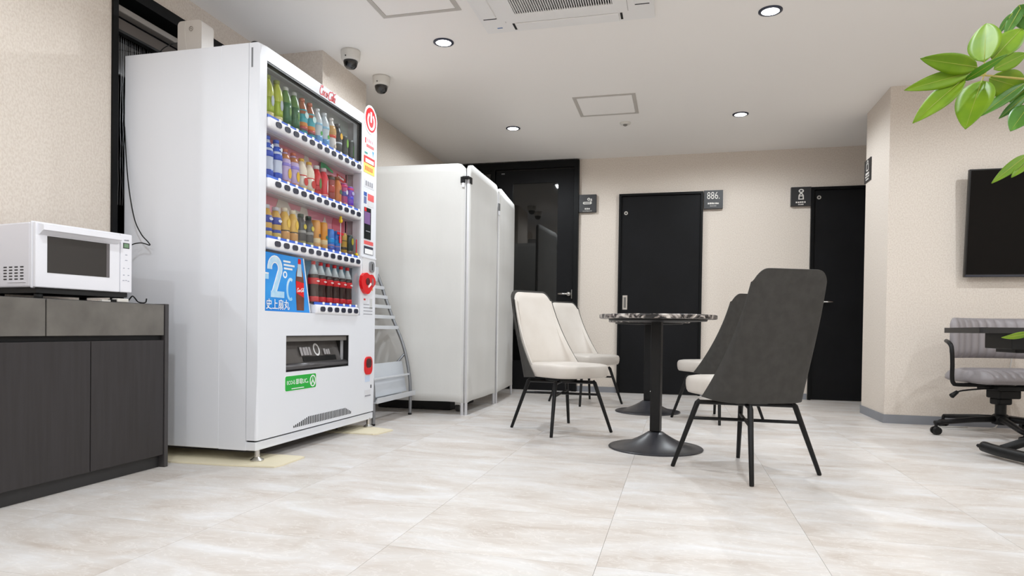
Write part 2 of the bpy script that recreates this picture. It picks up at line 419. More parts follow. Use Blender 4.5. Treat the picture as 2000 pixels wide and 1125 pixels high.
def hatch(x0, x1, y0, y1, label):
    t = thing('ceiling_hatch', label, 'hatch', ((x0+x1)/2, (y0+y1)/2, CEIL), 0, 'ceiling access hatches')
    w_, h_ = x1-x0, y1-y0
    sq = lambda a, b: [(-a/2,-b/2), (a/2,-b/2), (a/2,b/2), (-a/2,b/2)]
    obj('hatch_frame', ringprism(sq(w_,h_), sq(w_-.05,h_-.05), -.004, (0,0,0), X_, Y_), mat('hatch_trim', (196,190,183), .6, 0), t)
    obj('hatch_panel', B(-w_/2+.028, w_/2-.028, -h_/2+.028, h_/2-.028, -.003, 0), CEILM, t)
hatch(-.79, -.327, 4.91, 5.365, 'square ceiling hatch in the middle, beside the smoke detector')
hatch(-1.622, -1.166, 2.985, 3.44, 'square ceiling hatch cut by the top of the photo, left of the air conditioner')
def domecam(x, y, label):
    t = thing('dome_camera', label, 'camera', (x, y, CEIL), 0, 'dome security cameras')
    obj('housing', lathe([(.002,0), (.060,0), (.061,-.012), (.058,-.05), (.052,-.062), (.044,-.064)], 28), OFFW, t, True)
    obj('dome', lathe([(.045,-.060), (.044,-.075), (.038,-.095), (.026,-.108), (.010,-.114), (.0005,-.115)], 24), mat('smoked_dome', (16,16,17), .06, spec=.8), t, True, label='smoked black dome')
    obj('screw', T([(-.004,-.056,-.048), (-.004,-.0605,-.048)], .004, 8), BLACKP, t)
domecam(-2.018, 3.808, 'white dome security camera with black dome, the nearer of the pair')
domecam(-2.015, 4.245, 'white dome security camera with black dome, the farther of the pair')
t = thing('smoke_detector', 'small white round smoke detector on the ceiling behind the hatch', 'detector', (-.451, 5.60, CEIL))
obj('detector_base', lathe([(.001,0), (.045,0), (.045,-.008), (.036,-.014), (.001,-.014)], 24), OFFW, t, True)
obj('detector_head', lathe([(.018,-.014), (.018,-.02), (.010,-.026), (.001,-.026)], 16), mat('grey_sensor', (130,126,120), .5), t, True)

# --- four-way ceiling cassette air conditioner
ax0, ax1, ay0, ay1 = -1.093, -.148, 2.765, 3.71
cx, cy = (ax0+ax1)/2, (ay0+ay1)/2
t = thing('air_conditioner', 'white four way cassette air conditioner set into the ceiling', 'air conditioner', (cx, cy, CEIL))
ACW = mat('ac_white', (243,241,239), .45)
h = (ax1-ax0)/2
sq = lambda a: [(-a,-a), (a,-a), (a,a), (-a,a)]
obj('casing', ringprism(sq(h), sq(.29), -.022, (0,0,0), X_, Y_), ACW, t)
obj('intake_frame', ringprism(sq(.335), sq(.262), -.005, (0,0,-.022), X_, Y_), ACW, t)
obj('intake_back', B(-.29, .29, -.29, .29, -.004, 0), mat('intake_dark', (14,14,14), .8), t)
for k in range(41):
    y = -.256+k*.0128
    if k == 0: sl = obj('grille_slat', B(-.0022, .0022, -.262, .262, -.026, -.012), ACW, t); sl.location = (-.256, 0, 0); sme = sl.data
    else:
        c = bpy.data.objects.new('grille_slat', sme); COL.objects.link(c); c.parent = t; c.location = (y, 0, 0)
for k in range(4):
    a = k*PI/2
    f = obj('louvre_flap', B(-.285, .285, .372, .452, -.029, -.022, bev=.003), ACW, t); f.rotation_euler = (0,0,a)
    for s in (-1, 1):
        g = obj('flap_gap', B(s*.298-.006, s*.298+.006, .375, .45, -.0235, -.021), BLACKP, f)
for k in range(2):
    f = obj('corner_seam', B(-.337+k*.672, -.335+k*.672, -.36, .36, -.0228, -.0215), mat('seam_grey', (150,146,140), .6), t)
obj('corner_badge', B(-.40, -.37, .41, .418, -.0235, -.022), mat('badge_blue', (70,110,170), .3), t)

# ================================================================== drinks vending machine
VX0, VXC, VX1 = -2.549, -1.878, -1.823       # back, body/door seam, door front
VY0, VY1, VZ0, VZ1 = 2.604, 3.787, .057, 1.884
vm = thing('vending_machine', 'tall white drinks vending machine with rows of bottles and cans', 'vending machine')
DY0, DY1, DZ0, DZ1 = 2.657, 3.588, .689, 1.822   # display window
PY0, PY1, PZ0, PZ1 = 2.828, 3.457, .398, .574    # dispensing port
VENDW = mat('vending_white', (231,233,239), .3, spec=.4)
bm = bmesh.new()
# hollow behind the display: body as box plus liner
box(bm, VX0, -2.02, VY0, VY1, VZ0, VZ1, bev=.004); box(bm, -2.02, VXC-.002, VY0, VY0+.03, VZ0, VZ1); box(bm, -2.02, VXC-.002, VY1-.03, VY1, VZ0, VZ1)
box(bm, -2.02, VXC-.002, VY0+.03, VY1-.03, VZ1-.03, VZ1); box(bm, -2.02, VXC-.002, VY0+.03, VY1-.03, VZ0, VZ0+.03)
obj('body', bm, VENDW, vm)
door = obj('door', plate(VY0, VY1, .103, VZ1, VXC, VX1, holes=[(DY0, DY1, DZ0, DZ1), (PY0, PY1, PZ0, PZ1)], bev=.014), VENDW, vm)
obj('kick_panel', B(-2.0, VX1-.006, VY0+.002, VY1-.002, VZ0, .095, bev=.003), VENDW, vm)
obj('shadow_gap', B(-1.95, VX1-.02, VY0+.012, VY1-.012, .093, .106), BLACKP, vm)
obj('slot', B(VXC+.012, VXC+.020, VY0-.001, VY0+.004, 1.775, 1.862), mat('slot_grey', (120,122,126), .5), vm, label='grey slot on the door edge')
obj('top_knob', lathe([(.001,0), (.022,0), (.022,.008), (.014,.014), (.001,.014)], 18, center=(VXC+.012, VY0+.03, VZ1)), BLACKP, vm, True)
# display liner
bm = bmesh.new()
box(bm, -1.92, VXC-.002, 2.636, 2.652, .66, 1.85); box(bm, -1.92, VXC-.002, 3.60, 3.616, .66, 1.85); box(bm, -1.92, VXC-.002, 2.652, 3.60, 1.83, 1.85); box(bm, -1.92, VXC-.002, 2.652, 3.60, .66, .68)
obj('display_liner', bm, mat('liner_grey', (196,192,196), .35), vm)
obj('display_back', B(-1.935, -1.92, 2.636, 3.616, 1.57, 1.85), mat('backboard_grey', (186,190,188), .5, var=(5,(158,176,168),.4,.7)), vm, label='grey backboard of the top row')
PINK = mat('backboard_pink', (238,160,176), .5, var=(3,(230,144,164)))
bp_ = obj('display_back', B(-1.935, -1.92, 2.636, 3.616, .98, 1.57), PINK, vm, label='pink printed backboard')
obj('display_back', B(-1.935, -1.92, 2.636, 3.616, .66, .98), mat('backboard_blue', (150,196,222), .5, var=(4,(196,214,226))), vm, label='pale blue backboard of the bottom row')
obj('backboard_edge', B(-1.9198, -1.915, 3.575, 3.58, .99, 1.57), BLACKP, vm)
obj('red_strip', B(-1.9198, -1.916, 3.09, 3.125, .69, .97), mat('soft_red', (206,72,84), .5), vm)
PR = (-1.9585, 0, 0)
def flatart(poly, m_, par, x=-1.9195, d=.0015, name='printed_shape'):
    return obj(name, prism(poly, d, (x,0,0), Y_, Z_), m_, par)
PALE = mat('print_cream', (232,222,214), .6)
flatart([(2.87,1.19),(2.90,1.25),(2.94,1.275),(2.96,1.262),(3.02,1.20),(3.04,1.19),(3.04,1.05),(2.87,1.05)], PALE, bp_)
flatart([(3.04,1.05),(3.04,1.22),(3.09,1.215),(3.11,1.262),(3.15,1.262),(3.17,1.21),(3.20,1.05),(3.17,1.05),(3.15,1.15),(3.12,1.19),(3.08,1.15),(3.07,1.05)], PALE, bp_)
flatart([(3.30,1.17),(3.34,1.235),(3.38,1.16),(3.36,1.05),(3.30,1.05)], PALE, bp_)
flatart([(3.10,1.44),(3.13,1.52),(3.16,1.53),(3.20,1.44),(3.20,1.33),(3.10,1.33)], PALE, bp_)
flatart([(3.47,1.505),(3.58,1.49),(3.58,1.46),(3.47,1.475)], mat('print_red', (222,50,54), .5), bp_)
flatart([(3.27,1.53),(3.30,1.545),(3.31,1.52),(3.40,1.50),(3.40,1.485),(3.31,1.50),(3.30,1.38),(3.27,1.38)], mat('print_green', (58,164,104), .5), bp_, x=-1.905)
flatart(ell(.14,.14,24,3.49,1.20), mat('print_rose', (220,106,124), .5), bp_)
marks('printed_text', 5, .07, .012, (-1.9175, 3.52, 1.480), (0,.99,-.13), Z_, WHITES, bp_, 14)

# shelf rails with selection buttons
RAILZ = (1.553, 1.278, 1.003, .7145)
BY = [2.731+i*.0727 for i in range(12)]
BY4 = [3.141+i*.0738 for i in range(6)]
BTN = mat('button_navy', (44,48,66), .22, coat=.4)
BTNR = mat('button_rim', (150,154,170), .3, .3)
BLUES = mat('price_blue', (62,104,206), .4)
bmb = bmesh.new(); prism(rrect(.044,.026,.0125,4), .006, (0,0,0), Y_, Z_, bmb); bmesh.ops.recalc_face_normals(bmb, faces=bmb.faces)
btn_me = bpy.data.meshes.new('button'); bmb.to_mesh(btn_me); bmb.free(); btn_me.materials.append(BTN)
bmb = bmesh.new(); prism(rrect(.020,.013,.004,3), .002, (0,0,0), Y_, Z_, bmb); bmesh.ops.recalc_face_normals(bmb, faces=bmb.faces)
tag_me = bpy.data.meshes.new('price_tag'); bmb.to_mesh(tag_me); bmb.free(); tag_me.materials.append(WHITES)
for k, z in enumerate(RAILZ):
    ya, yb = (2.664, 3.582) if k < 3 else (3.082, 3.558)
    rail = obj('shelf_rail', B(VX1-.05, VX1+.012, ya, yb, z-.028, z+.021, bev=.012, seg=4), WHITEP, vm, 'auto')
    obj('shelf_lip', B(-1.918, VX1-.045, ya, yb, z-.034, z-.020), mat('liner_grey', (196,192,196)), rail)
    obj('shelf_board', B(-1.918, VX1-.045, ya, yb, z+.020, z+.028), mat('liner_grey', (196,192,196)), rail)
    obj('price_strip', B(VX1-.008, VX1-.004, ya+.006, yb-.006, z+.016, z+.034), BLUES, rail, label='blue price strip')
    for y in (BY if k < 3 else BY4):
        b_ = bpy.data.objects.new('selection_button', btn_me); COL.objects.link(b_); b_.parent = rail; b_.location = (VX1+.011, y, z-.002)
        p_ = bpy.data.objects.new('price_tag', tag_me); COL.objects.link(p_); p_.parent = rail; p_.location = (VX1-.004, y+.036, z+.030)
obj('window_pane', B(VX1-.012, VX1-.009, DY0, DY1, 1.02, DZ1), GLASS, vm, label='clear display pane')
obj('window_pane', B(VX1-.012, VX1-.009, 3.06, DY1, .735, .975), GLASS, vm, label='clear lower display pane')
fr = bmesh.new()
gx = mat('black_gasket', (26,26,28), .5)
box(fr, VX1-.03, VX1-.002, DY0, DY1, DZ1-.009, DZ1); box(fr, VX1-.03, VX1-.002, DY1-.004, DY1, 1.60, DZ1-.009)
obj('gasket', fr, gx, vm)

# --- poster in the lower left of the display
PX = VX1-.016
poster = obj('poster', prism([(2.658,.69),(3.066,.69),(2.998,.962),(2.658,.962)], .004, (PX-.004,0,0), Y_, Z_), BLUEB, vm, label='bright blue promotional poster')
obj('poster_edge', ribbon([(3.064,.692),(2.996,.962)], .006, .002, (PX,0,0), Y_, Z_), WHITES, poster)
ICE = mat('ice_print', (150,205,240), .4, var=(12,(215,236,250)))
def arc(cx_, cy_, rx, ry, a0, a1, n=12): return [(cx_+rx*math.cos(math.radians(a0+(a1-a0)*i/n)), cy_+ry*math.sin(math.radians(a0+(a1-a0)*i/n))) for i in range(n+1)]
two = arc(2.755,.892,.042,.042,190,-35)+[(2.742,.762)]
obj('printed_figure', ribbon(two, .036, .001, (PX,0,0), Y_, Z_), WHITES, poster)
obj('printed_figure', ribbon(two, .026, .0015, (PX,0,0), Y_, Z_), ICE, poster)
obj('printed_figure', ribbon([(2.724,.770),(2.832,.770)], .030, .0012, (PX,0,0), Y_, Z_), ICE, poster)
obj('printed_minus', ribbon([(2.662,.852),(2.705,.852)], .030, .001, (PX,0,0), Y_, Z_), ICE, poster)
obj('printed_minus', ribbon([(2.662,.864),(2.705,.864)], .006, .0015, (PX,0,0), Y_, Z_), WHITES, poster)
obj('printed_degree', ringprism(ell(.034,.034,18,2.838,.868), ell(.020,.020,18,2.838,.868), .001, (PX,0,0), Y_, Z_), WHITES, poster)
obj('printed_c', ribbon(arc(2.885,.80,.028,.05,60,300), .014, .001, (PX,0,0), Y_, Z_), ICE, poster)
text('printed_slogan', '史上扇丸', .052, (PX+.003, 2.683, .703), Y_, Z_, WHITES, poster, sx=.92, bold=.0003)
for q, (a, b) in enumerate(((2.822,2.882),(2.826,2.918),(2.828,2.900))):
    obj('printed_line', ribbon([(a,.932-q*.017),(b,.932-q*.017)], .009, .001, (PX,0,0), Y_, Z_), WHITES, poster)
# bottle picture on the poster
bx = 2.975
sil = [(0,.69),(.032,.70),(.036,.76),(.034,.80),(.037,.84),(.030,.885),(.016,.915),(.012,.93)]
silp = [(bx+r_, z) for r_, z in sil[1:]]; silm = [(bx-r_-.0, z) for r_, z in reversed(sil[1:])]
pb = obj('printed_bottle', prism([(p[0]-(p[1]-.69)*.06+.0, p[1]) for p in silp+silm], .0012, (PX,0,0), Y_, Z_), mat('print_brown', (92,52,42), .4, var=(20,(120,74,58))), poster)
obj('printed_cap', prism([(2.948,.93),(2.972,.93),(2.974,.955),(2.950,.957)], .0014, (PX,0,0), Y_, Z_), REDP, poster)
obj('printed_foam', prism([(2.938,.868),(2.985,.868),(2.975,.93),(2.947,.93)], .0016, (PX,0,0), Y_, Z_), mat('print_frost', (188,206,218), .4), poster)
obj('printed_label', prism([(2.936,.785),(3.004,.765),(3.002,.838),(2.932,.845)], .0018, (PX,0,0), Y_, Z_), REDP, poster)

# --- script logo: strokes drawn as flat ribbons
def logo(origin, ux, uy, sc_, m_, par, name='script_logo', wd=.11):
    bm = bmesh.new(); sl = .25
    def st(pts, w_=wd): ribbon([((x+y*sl)*sc_, y*sc_) for x, y in pts], w_*sc_, .001, origin, ux, uy, bm)
    st(arc(.42,.52,.34,.50,60,320,14), wd*1.2); st([(.55,.95),(.62,1.12),(.5,1.2),(.1,1.05)])
    st(arc(.86,.36,.14,.28,0,360,12)); st(arc(1.26,.36,.14,.28,60,300,10)); st(arc(1.60,.36,.13,.28,0,360,12)); st([(1.75,.64),(1.74,.12),(1.84,.08)])
    st([(1.88,.40),(2.02,.40)])
    st(arc(2.42,.52,.34,.52,70,315,14), wd*1.2); st([(2.5,1.0),(2.75,1.16),(3.2,1.0),(3.6,1.18)])
    st(arc(2.86,.36,.14,.28,0,360,12)); st([(3.08,.08),(3.06,.6),(3.2,1.05),(3.24,.8),(3.1,.4),(3.18,.08)]); st(arc(3.44,.36,.13,.28,0,360,12)); st([(3.59,.64),(3.58,.12),(3.72,.06)])
    return obj(name, bm, m_, par)
LOGOR = mat('logo_red', (214,20,34), .4)
logo((VX1+.0005, 3.105, 1.829), Y_, Z_, .044, LOGOR, vm)
logo((PX+.002, 2.938, .79), (0,1,.05), Z_, .017, WHITES, poster)

# --- stickers and controls of the right column
FX = VX1
def stick(poly, m_, name='sticker', d=.0012, x=FX, par=vm, label=None): 
    o = obj(name, prism(poly, d, (x,0,0), Y_, Z_), m_, par)
    if label: o['label'] = label
    return o
def rc(y0, y1, z0, z1): return [(y0,z0),(y1,z0),(y1,z1),(y0,z1)]
CYc, CZc = 3.697, 1.872
pp = stick(ell(.168,.172,36,CYc,CZc), WHITES, 'topper_plate', .003, label='round white plate with red power symbol above the corner')
stick(ell(.142,.146,36,CYc,CZc), REDP, 'red_disc', .001, FX+.003, pp)
obj('power_ring', ribbon(arc(CYc,CZc-.008,.042,.046,125,415,24), .016, .001, (FX+.004,0,0), Y_, Z_), WHITES, pp)
obj('power_bar', ribbon([(CYc,CZc-.015),(CYc,CZc+.048)], .018, .001, (FX+.004,0,0), Y_, Z_), WHITES, pp)
pale = mat('sticker_white', (248,248,249), .45)
s1 = stick(rc(3.618,3.756,1.655,1.772), pale, label='white sticker with small red and blue print')
stick(rc(3.626,3.640,1.72,1.752), REDP, 'print_mark', .001, FX+.0012, s1); stick(rc(3.645,3.745,1.70,1.718), mat('print_coral', (232,96,96), .5), 'print_mark', .001, FX+.0012, s1)
stick([(3.722,1.69),(3.745,1.69),(3.734,1.655)], mat('print_sky', (60,150,222), .5), 'print_mark', .001, FX+.0012, s1); stick(rc(3.622,3.66,1.657,1.668), mat('print_teal', (20,140,130), .5), 'print_mark', .001, FX+.0012, s1)
marks('print_text', 4, .09, .022, (FX+.0012, 3.695, 1.732), Y_, Z_, mat('print_rosy', (236,150,160), .5), s1, 13)
s2 = stick(rc(3.615,3.757,1.545,1.645), mat('sticker_yellow', (250,216,96), .45), label='red and yellow notice sticker')
stick(rc(3.615,3.757,1.603,1.645), REDP, 'print_band', .001, FX+.0012, s2)
stick(rc(3.632,3.742,1.607,1.630), pale, 'print_band', .001, FX+.0022, s2)
for q in range(5): stick(rc(3.632+q*.021,3.645+q*.021,1.56,1.585), mat('print_orange', (232,120,60), .5), 'print_mark', .001, FX+.0012, s2)
s3 = stick(rc(3.628,3.752,1.46,1.505), mat('sticker_grey', (222,222,226), .5), label='pale grey boxed sticker')
for q in range(4): stick(rc(3.64+q*.026,3.655+q*.026,1.468,1.497), mat('print_grey', (150,150,158), .5), 'print_mark', .001, FX+.0012, s3)
stick(rc(3.62,3.658,1.405,1.428), mat('print_navy', (34,80,168), .5), label='small dark blue sticker'); stick(rc(3.622,3.654,1.36,1.40), mat('print_slate', (96,110,160), .5), label='slate sticker')
stick(rc(3.672,3.752,1.385,1.425), mat('print_coral', (232,96,96)), label='pale red sticker'); stick(rc(3.672,3.752,1.35,1.38), mat('sticker_grey', (222,222,226)))
dp = stick(rc(3.626,3.713,1.15,1.338), mat('screen_black', (28,32,34), .15), 'payment_screen', .003, label='dark upright payment screen')
stick(rc(3.626,3.700,1.24,1.312), mat('screen_violet', (128,92,150), .3), 'screen_panel', .001, FX+.003, dp); stick(rc(3.626,3.65,1.314,1.336), REDP, 'screen_panel', .001, FX+.003, dp); stick(rc(3.645,3.70,1.195,1.20), mat('print_grey', (150,150,158)), 'screen_panel', .001, FX+.003, dp)
stick(rc(3.628,3.75,1.118,1.14), mat('print_coral', (232,96,96)), label='thin red text sticker')
nb = stick(rc(3.628,3.748,1.060,1.108), mat('notch_navy', (40,44,66), .4), 'bill_slot', .002, label='navy edged bill slot'); stick(rc(3.636,3.742,1.062,1.092), pale, 'bill_label', .001, FX+.002, nb)
obj('control_ledge', B(FX, FX+.006, 3.592, 3.785, 1.035, 1.047, bev=.002), VENDW, vm)
cp = stick(rrect(.16,.105,.012,4,3.69,.985), mat('coin_plate', (226,226,228), .35), 'coin_panel', .003, label='pale coin panel')
obj('coin_slot_plate', prism(rrect(.062,.064,.018,5,3.722,.988), .008, (FX+.003,0,0), Y_, Z_), mat('coin_grey', (150,152,156), .35, .5), cp)
obj('coin_slot', B(FX+.010, FX+.012, 3.718, 3.727, .968, 1.006), BLACKP, cp)
# red bottle-opener shaped price reader, two lobes on top
hz = [(3.57+.189*a, .947-.129*b) for a, b in ((.07,.18),(.2,.05),(.38,0),(.5,.06),(.58,.09),(.68,.06),(.8,.07),(.93,.2),(1,.36),(.95,.5),(.86,.59),(.76,.68),(.68,.8),(.55,.95),(.4,1.0),(.25,.95),(.1,.78),(.02,.6),(0,.42))]
hz.reverse()
rd = obj('coin_lever', prism(hz, .018, (FX,0,0), Y_, Z_), REDP, vm, label='glossy red heart shaped coin lever')
obj('lever_recess', prism(ell(.05,.044,20,3.648,.894), .003, (FX+.018,0,0), Y_, Z_), mat('lever_dark', (92,20,22), .3), rd)
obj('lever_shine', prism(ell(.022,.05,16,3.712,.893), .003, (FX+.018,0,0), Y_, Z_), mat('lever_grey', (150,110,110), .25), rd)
obj('lever_bar', ribbon([(3.655,.862),(3.69,.884)], .012, .004, (FX+.018,0,0), Y_, Z_), WHITES, rd)
stick(rc(3.722,3.752,.845,.87), mat('tan_sticker', (222,178,120), .5), label='small tan sticker')
q4 = stick(rc(3.625,3.752,.685,.80), mat('vending_white', (240,240,244)), 'info_label', .0006, label='white information label')
stick(rc(3.632,3.655,.782,.792), REDP, 'print_mark', .001, FX+.0006, q4); stick(rc(3.712,3.745,.73,.795), mat('print_pale', (206,206,206), .5), 'print_mark', .001, FX+.0006, q4)
for q in range(4): stick(rc(3.63,3.705 if q == 0 else 3.748,.755-q*.019,.759-q*.019), mat('print_grey', (150,150,158)), 'print_mark', .001, FX+.0006, q4)
cr = obj('coin_return', prism(rrect(.098,.108,.036,7,3.697,.388), .008, (FX,0,0), Y_, Z_), REDP, vm, label='red rounded coin return cup')
obj('return_recess', prism(rrect(.068,.055,.022,6,3.695,.403), .002, (FX+.008,0,0), Y_, Z_), mat('return_dark', (78,40,40), .2), cr)
stick(rc(3.66,3.725,.29,.325), mat('sticker_ice', (206,220,242), .5), label='pale blue sticker'); stick(rc(3.735,3.748,.248,.268), mat('print_dark', (60,60,66), .5)); 
s9 = stick(rc(3.655,3.735,.20,.24), mat('sticker_grey', (222,222,226)), label='small grey plate'); stick(rc(3.66,3.735,.202,.209), mat('print_grey', (150,150,158)), 'print_mark', .001, FX+.0012, s9)

# --- dispensing port
port = bmesh.new()
box(port, -1.99, -1.975, PY0-.01, PY1+.01, PZ0-.02, PZ1+.02); box(port, -1.975, VXC-.001, PY0-.012, PY0, PZ0-.02, PZ1+.02); box(port, -1.975, VXC-.001, PY1, PY1+.012, PZ0-.02, PZ1+.02)
box(port, -1.975, VXC-.001, PY0, PY1, PZ1, PZ1+.015); box(port, -1.975, VXC-.001, PY0, PY1, PZ0-.02, PZ0-.005)
pt = obj('dispensing_port', port, mat('port_dark', (44,42,42), .4), vm, label='dark recessed dispensing port')
obj('port_rim', ringprism(rc(PY0,PY1,PZ0,PZ1), rc(PY0+.004,PY1-.004,PZ0+.004,PZ1-.004), .03, (VX1-.034,0,0), Y_, Z_), gx, pt)
obj('port_flap', prism(rc(PY0+.006,PY1-.006,0,.135), .004, (VX1-.05,0,.432), Y_, (-.30,0,.95)), mat('flap_smoke', (112,108,106), .18, var=(6,(96,92,90))), pt, label='smoky tilted flap')
obj('port_head', B(VX1-.045, VX1-.015, PY0+.004, PY1-.004, .545, .57), mat('head_grey', (112,108,104), .4), pt)
obj('port_bar', T([(VX1-.022, PY0+.006, .418), (VX1-.022, PY1-.006, .418)], .018, 12), mat('bar_grey', (86,84,86), .3, .4), pt, True)
obj('flap_stripe', prism(rc(PY0+.23,PY1-.06,.0,.028), .001, (VX1-.0455,0,.437), Y_, (-.30,0,.95)), BLACKP, pt)
FRONT2 = (-.30,0,.95)
obj('flap_print', ringprism(ell(.062,.07,22,3.215,.066), ell(.042,.05,22,3.215,.066), .001, (VX1-.046,0,.434), Y_, FRONT2), WHITES, pt)
marks('flap_print', 4, .11, .05, (VX1-.0452, 3.09, .470), Y_, FRONT2, mat('flap_pale', (176,172,174), .4), pt, 11); marks('flap_print', 3, .07, .035, (VX1-.0452, 3.30, .470), Y_, FRONT2, mat('flap_pale', (176,172,174)), pt, 12)
gs = stick(rrect(.284,.078,.012,4,2.961,.342), WHITES, 'eco_sticker', .001, label='green rectangular eco sticker under the port')
stick(rrect(.278,.072,.010,4,2.961,.342), GREENS, 'sticker_face', .0008, FX+.001, gs)
text('sticker_text', 'ECOる', .026, (FX+.0022, 2.834, .337), Y_, Z_, WHITES, gs, sx=.95)
text('sticker_text', '節電UC。', .030, (FX+.0022, 2.912, .336), Y_, Z_, WHITES, gs, sx=1.0)
obj('sticker_ring', ringprism(ell(.056,.060,24,3.068,.342), ell(.044,.048,24,3.068,.342), .001, (FX+.0018,0,0), Y_, Z_), WHITES, gs)
obj('sticker_mark', ribbon([(3.054,.326),(3.067,.346),(3.068,.360),(3.069,.346),(3.082,.326)], .007, .001, (FX+.0018,0,0), Y_, Z_), WHITES, gs)
obj('sticker_line', ribbon([(2.875,.315),(2.985,.315)], .004, .001, (FX+.0018,0,0), Y_, Z_), WHITES, gs)
# --- ventilation slots low on the door
N = 38
for i in range(N):
    y = 2.885+i*(3.50-2.885)/(N-1)*1.0; hgt = .034*math.sin(PI*min(1,(i+1.2)/N*1.0))**.6 
    hgt = .006+.034*min(1, i/9, (N-1-i)/5+.05)
    if hgt < .008: continue
    obj('vent_slot', B(FX-.001, FX+.0008, y-.0045, y+.0045, .121, .121+hgt), gx, vm)
# --- adjustable feet and under-plates
for k, (x, y) in enumerate(((-1.843,2.637), (-1.839,3.744), (-2.48,2.65), (-2.48,3.744))):
    f = obj('foot', lathe([(.030,.008), (.030,.013), (.020,.020), (.012,.026), (.011,.065)], 20, center=(x,y,0)), CHROME, vm, 'auto', label='chrome adjustable foot')
PADM = mat('pad_cream', (238,228,200), .55)
for nm, poly, lb in (('near', [(-2.50,2.50),(-1.90,2.525),(-1.70,2.555),(-1.688,2.60),(-1.694,2.79),(-1.72,2.80),(-2.50,2.80)], 'cream floor plate under the near end of the vending machine'),
                 ('far', [(-2.50,3.52),(-1.93,3.505),(-1.69,3.505),(-1.668,3.53),(-1.646,3.68),(-1.66,3.70),(-1.90,3.78),(-2.50,3.78)], 'cream floor plate under the far end of the vending machine')):
    o = obj('floor_plate', prism(poly, .007, (0,0,.0005), X_, Y_), PADM); tag(o, lb, 'floor plate', 'plates under the vending machine')
hk = obj('under_bracket', T([(-1.93,3.52,.02), (-1.93,3.52,.045), (-1.93,3.62,.047)], .006, 8), BLACKP, vm, True)

# --- white box on top of the machine
t = thing('locked_box', 'small white box with a round lock standing on the vending machine', 'box')
obj('housing', prism(rrect(.136,.208,.02,5,-2.315,1.9885), -.085, (0,2.75,0), X_, Z_), mat('dispenser_white', (222,216,210), .4), t, 'auto')
obj('front_seam', ribbon([(-2.338,2.09),(-2.341,2.05),(-2.338,2.0),(-2.328,1.95),(-2.322,1.89)], .003, .0012, (0,2.7495,0), X_, Z_), mat('seam_pale', (236,232,226), .4), t)
obj('lock_ring', ringprism(ell(.022,.024,20,-2.306,2.052), ell(.017,.019,20,-2.306,2.052), .002, (0,2.75,0), X_, Z_), mat('lock_taupe', (150,142,134), .4), t)
obj('lock_keyhole', prism(ell(.005,.009,10,-2.306,2.052), .002, (0,2.75,0), X_, Z_), mat('lock_taupe', (150,142,134)), t)

# ================================================================== drinks in the machine
def col(c, r_=.3): return mat('drink_%d_%d_%d' % c, c, r_)
_pc = {}
def lathe_mesh(key, prof, c, seg=16, name='body'):
    k = (key, c)
    if k not in _pc:
        bm = lathe(prof, seg); bmesh.ops.recalc_face_normals(bm, faces=bm.faces); me = bpy.data.meshes.new(name); bm.to_mesh(me); bm.free()
        for p in me.polygons: p.use_smooth = True
        me.materials.append(col(c)); _pc[k] = me
    return _pc[k]
def part(name, me, par):
    o = bpy.data.objects.new(name, me); COL.objects.link(o); o.parent = par; return o
def bands(par, prof, bs):
    """wrap bands (z0, z1, colour) around the profile, 0.6 mm proud"""
    def rad(z):
        for (r0, a), (r1, b) in zip(prof, prof[1:]):
            if a <= z <= b and b > a: return r0+(r1-r0)*(z-a)/(b-a)
        return prof[-1][0]
    for z0, z1, c in bs:
        zz = [z0+(z1-z0)*i/4 for i in range(5)]
        p = [(rad(z)+.0007, z) for z in zz]
        part('label_band', lathe_mesh(('band', round(z0,3), round(z1,3), prof[3]), p, c, name='label_band'), par)
def emblem(par, r_, z, w_, h_, c):
    me_k = ('emb', r_, z, w_, h_, c)
    if me_k not in _pc:
        bm = prism(ell(w_,h_,14,0,z), .0015, (r_-.0002,0,0), Y_, Z_); bmesh.ops.recalc_face_normals(bm, faces=bm.faces); me = bpy.data.meshes.new('emblem'); bm.to_mesh(me); bm.free(); me.materials.append(col(c)); _pc[me_k] = me
    part('emblem', _pc[me_k], par)
def pet(h, r=.030, neck=.45):
    s = h
    return [(r*.9,0), (r,.006), (r,s*.30), (r*.93,s*.40), (r,s*.50), (r,s*.62), (r*.86,s*.74), (r*neck,s*.89), (r*neck*.92,s*.92)]
def slimcan(h, r=.026):
    return [(r*.86,0), (r,.007), (r,h*.3), (r,h*.6), (r,h-.012), (r*.86,h-.002), (r*.84,h)]
def bottlecan(h, r=.027):
    return [(r*.88,0), (r,.006), (r,h*.3), (r,h*.66), (r*.8,h*.77), (r*.52,h*.87), (r*.5,h*.89)]
def drink(kind, y, z, h, body, label, bs=(), cap=(240,240,240), emb=None, group=None, x=-1.872):
    nm = {'pet':'drink_bottle', 'can':'drink_can', 'bcan':'bottle_can'}[kind]
    cat = 'can' if kind == 'can' else 'bottle'
    t = thing(nm, label, cat, (x, y, z), 0, group)
    prof = {'pet':pet, 'can':slimcan, 'bcan':bottlecan}[kind](h)
    part('body', lathe_mesh((kind, h), prof, body), t)
    if kind != 'can':
        r_ = prof[-1][0]*1.18
        part('cap', lathe_mesh((kind,'cap',h), [(r_,prof[-1][1]-.001), (r_,h-.002), (r_*.9,h)], cap, 14, 'cap'), t)
    else:
        part('rim', lathe_mesh(('can','rim',h), [(prof[-1][0]-.002,h-.001), (prof[-1][0],h+.0015), (prof[-1][0]-.003,h+.002)], (196,198,202), 16, 'rim'), t)
    bands(t, prof, bs)
    if emb: emblem(t, prof[2][0], *emb)
    return t
G = 'display drinks in the vending machine'
R1, R2, R3, R4 = RAILZ[0]+.0285, RAILZ[1]+.0285, RAILZ[2]+.0285, RAILZ[3]+.0285
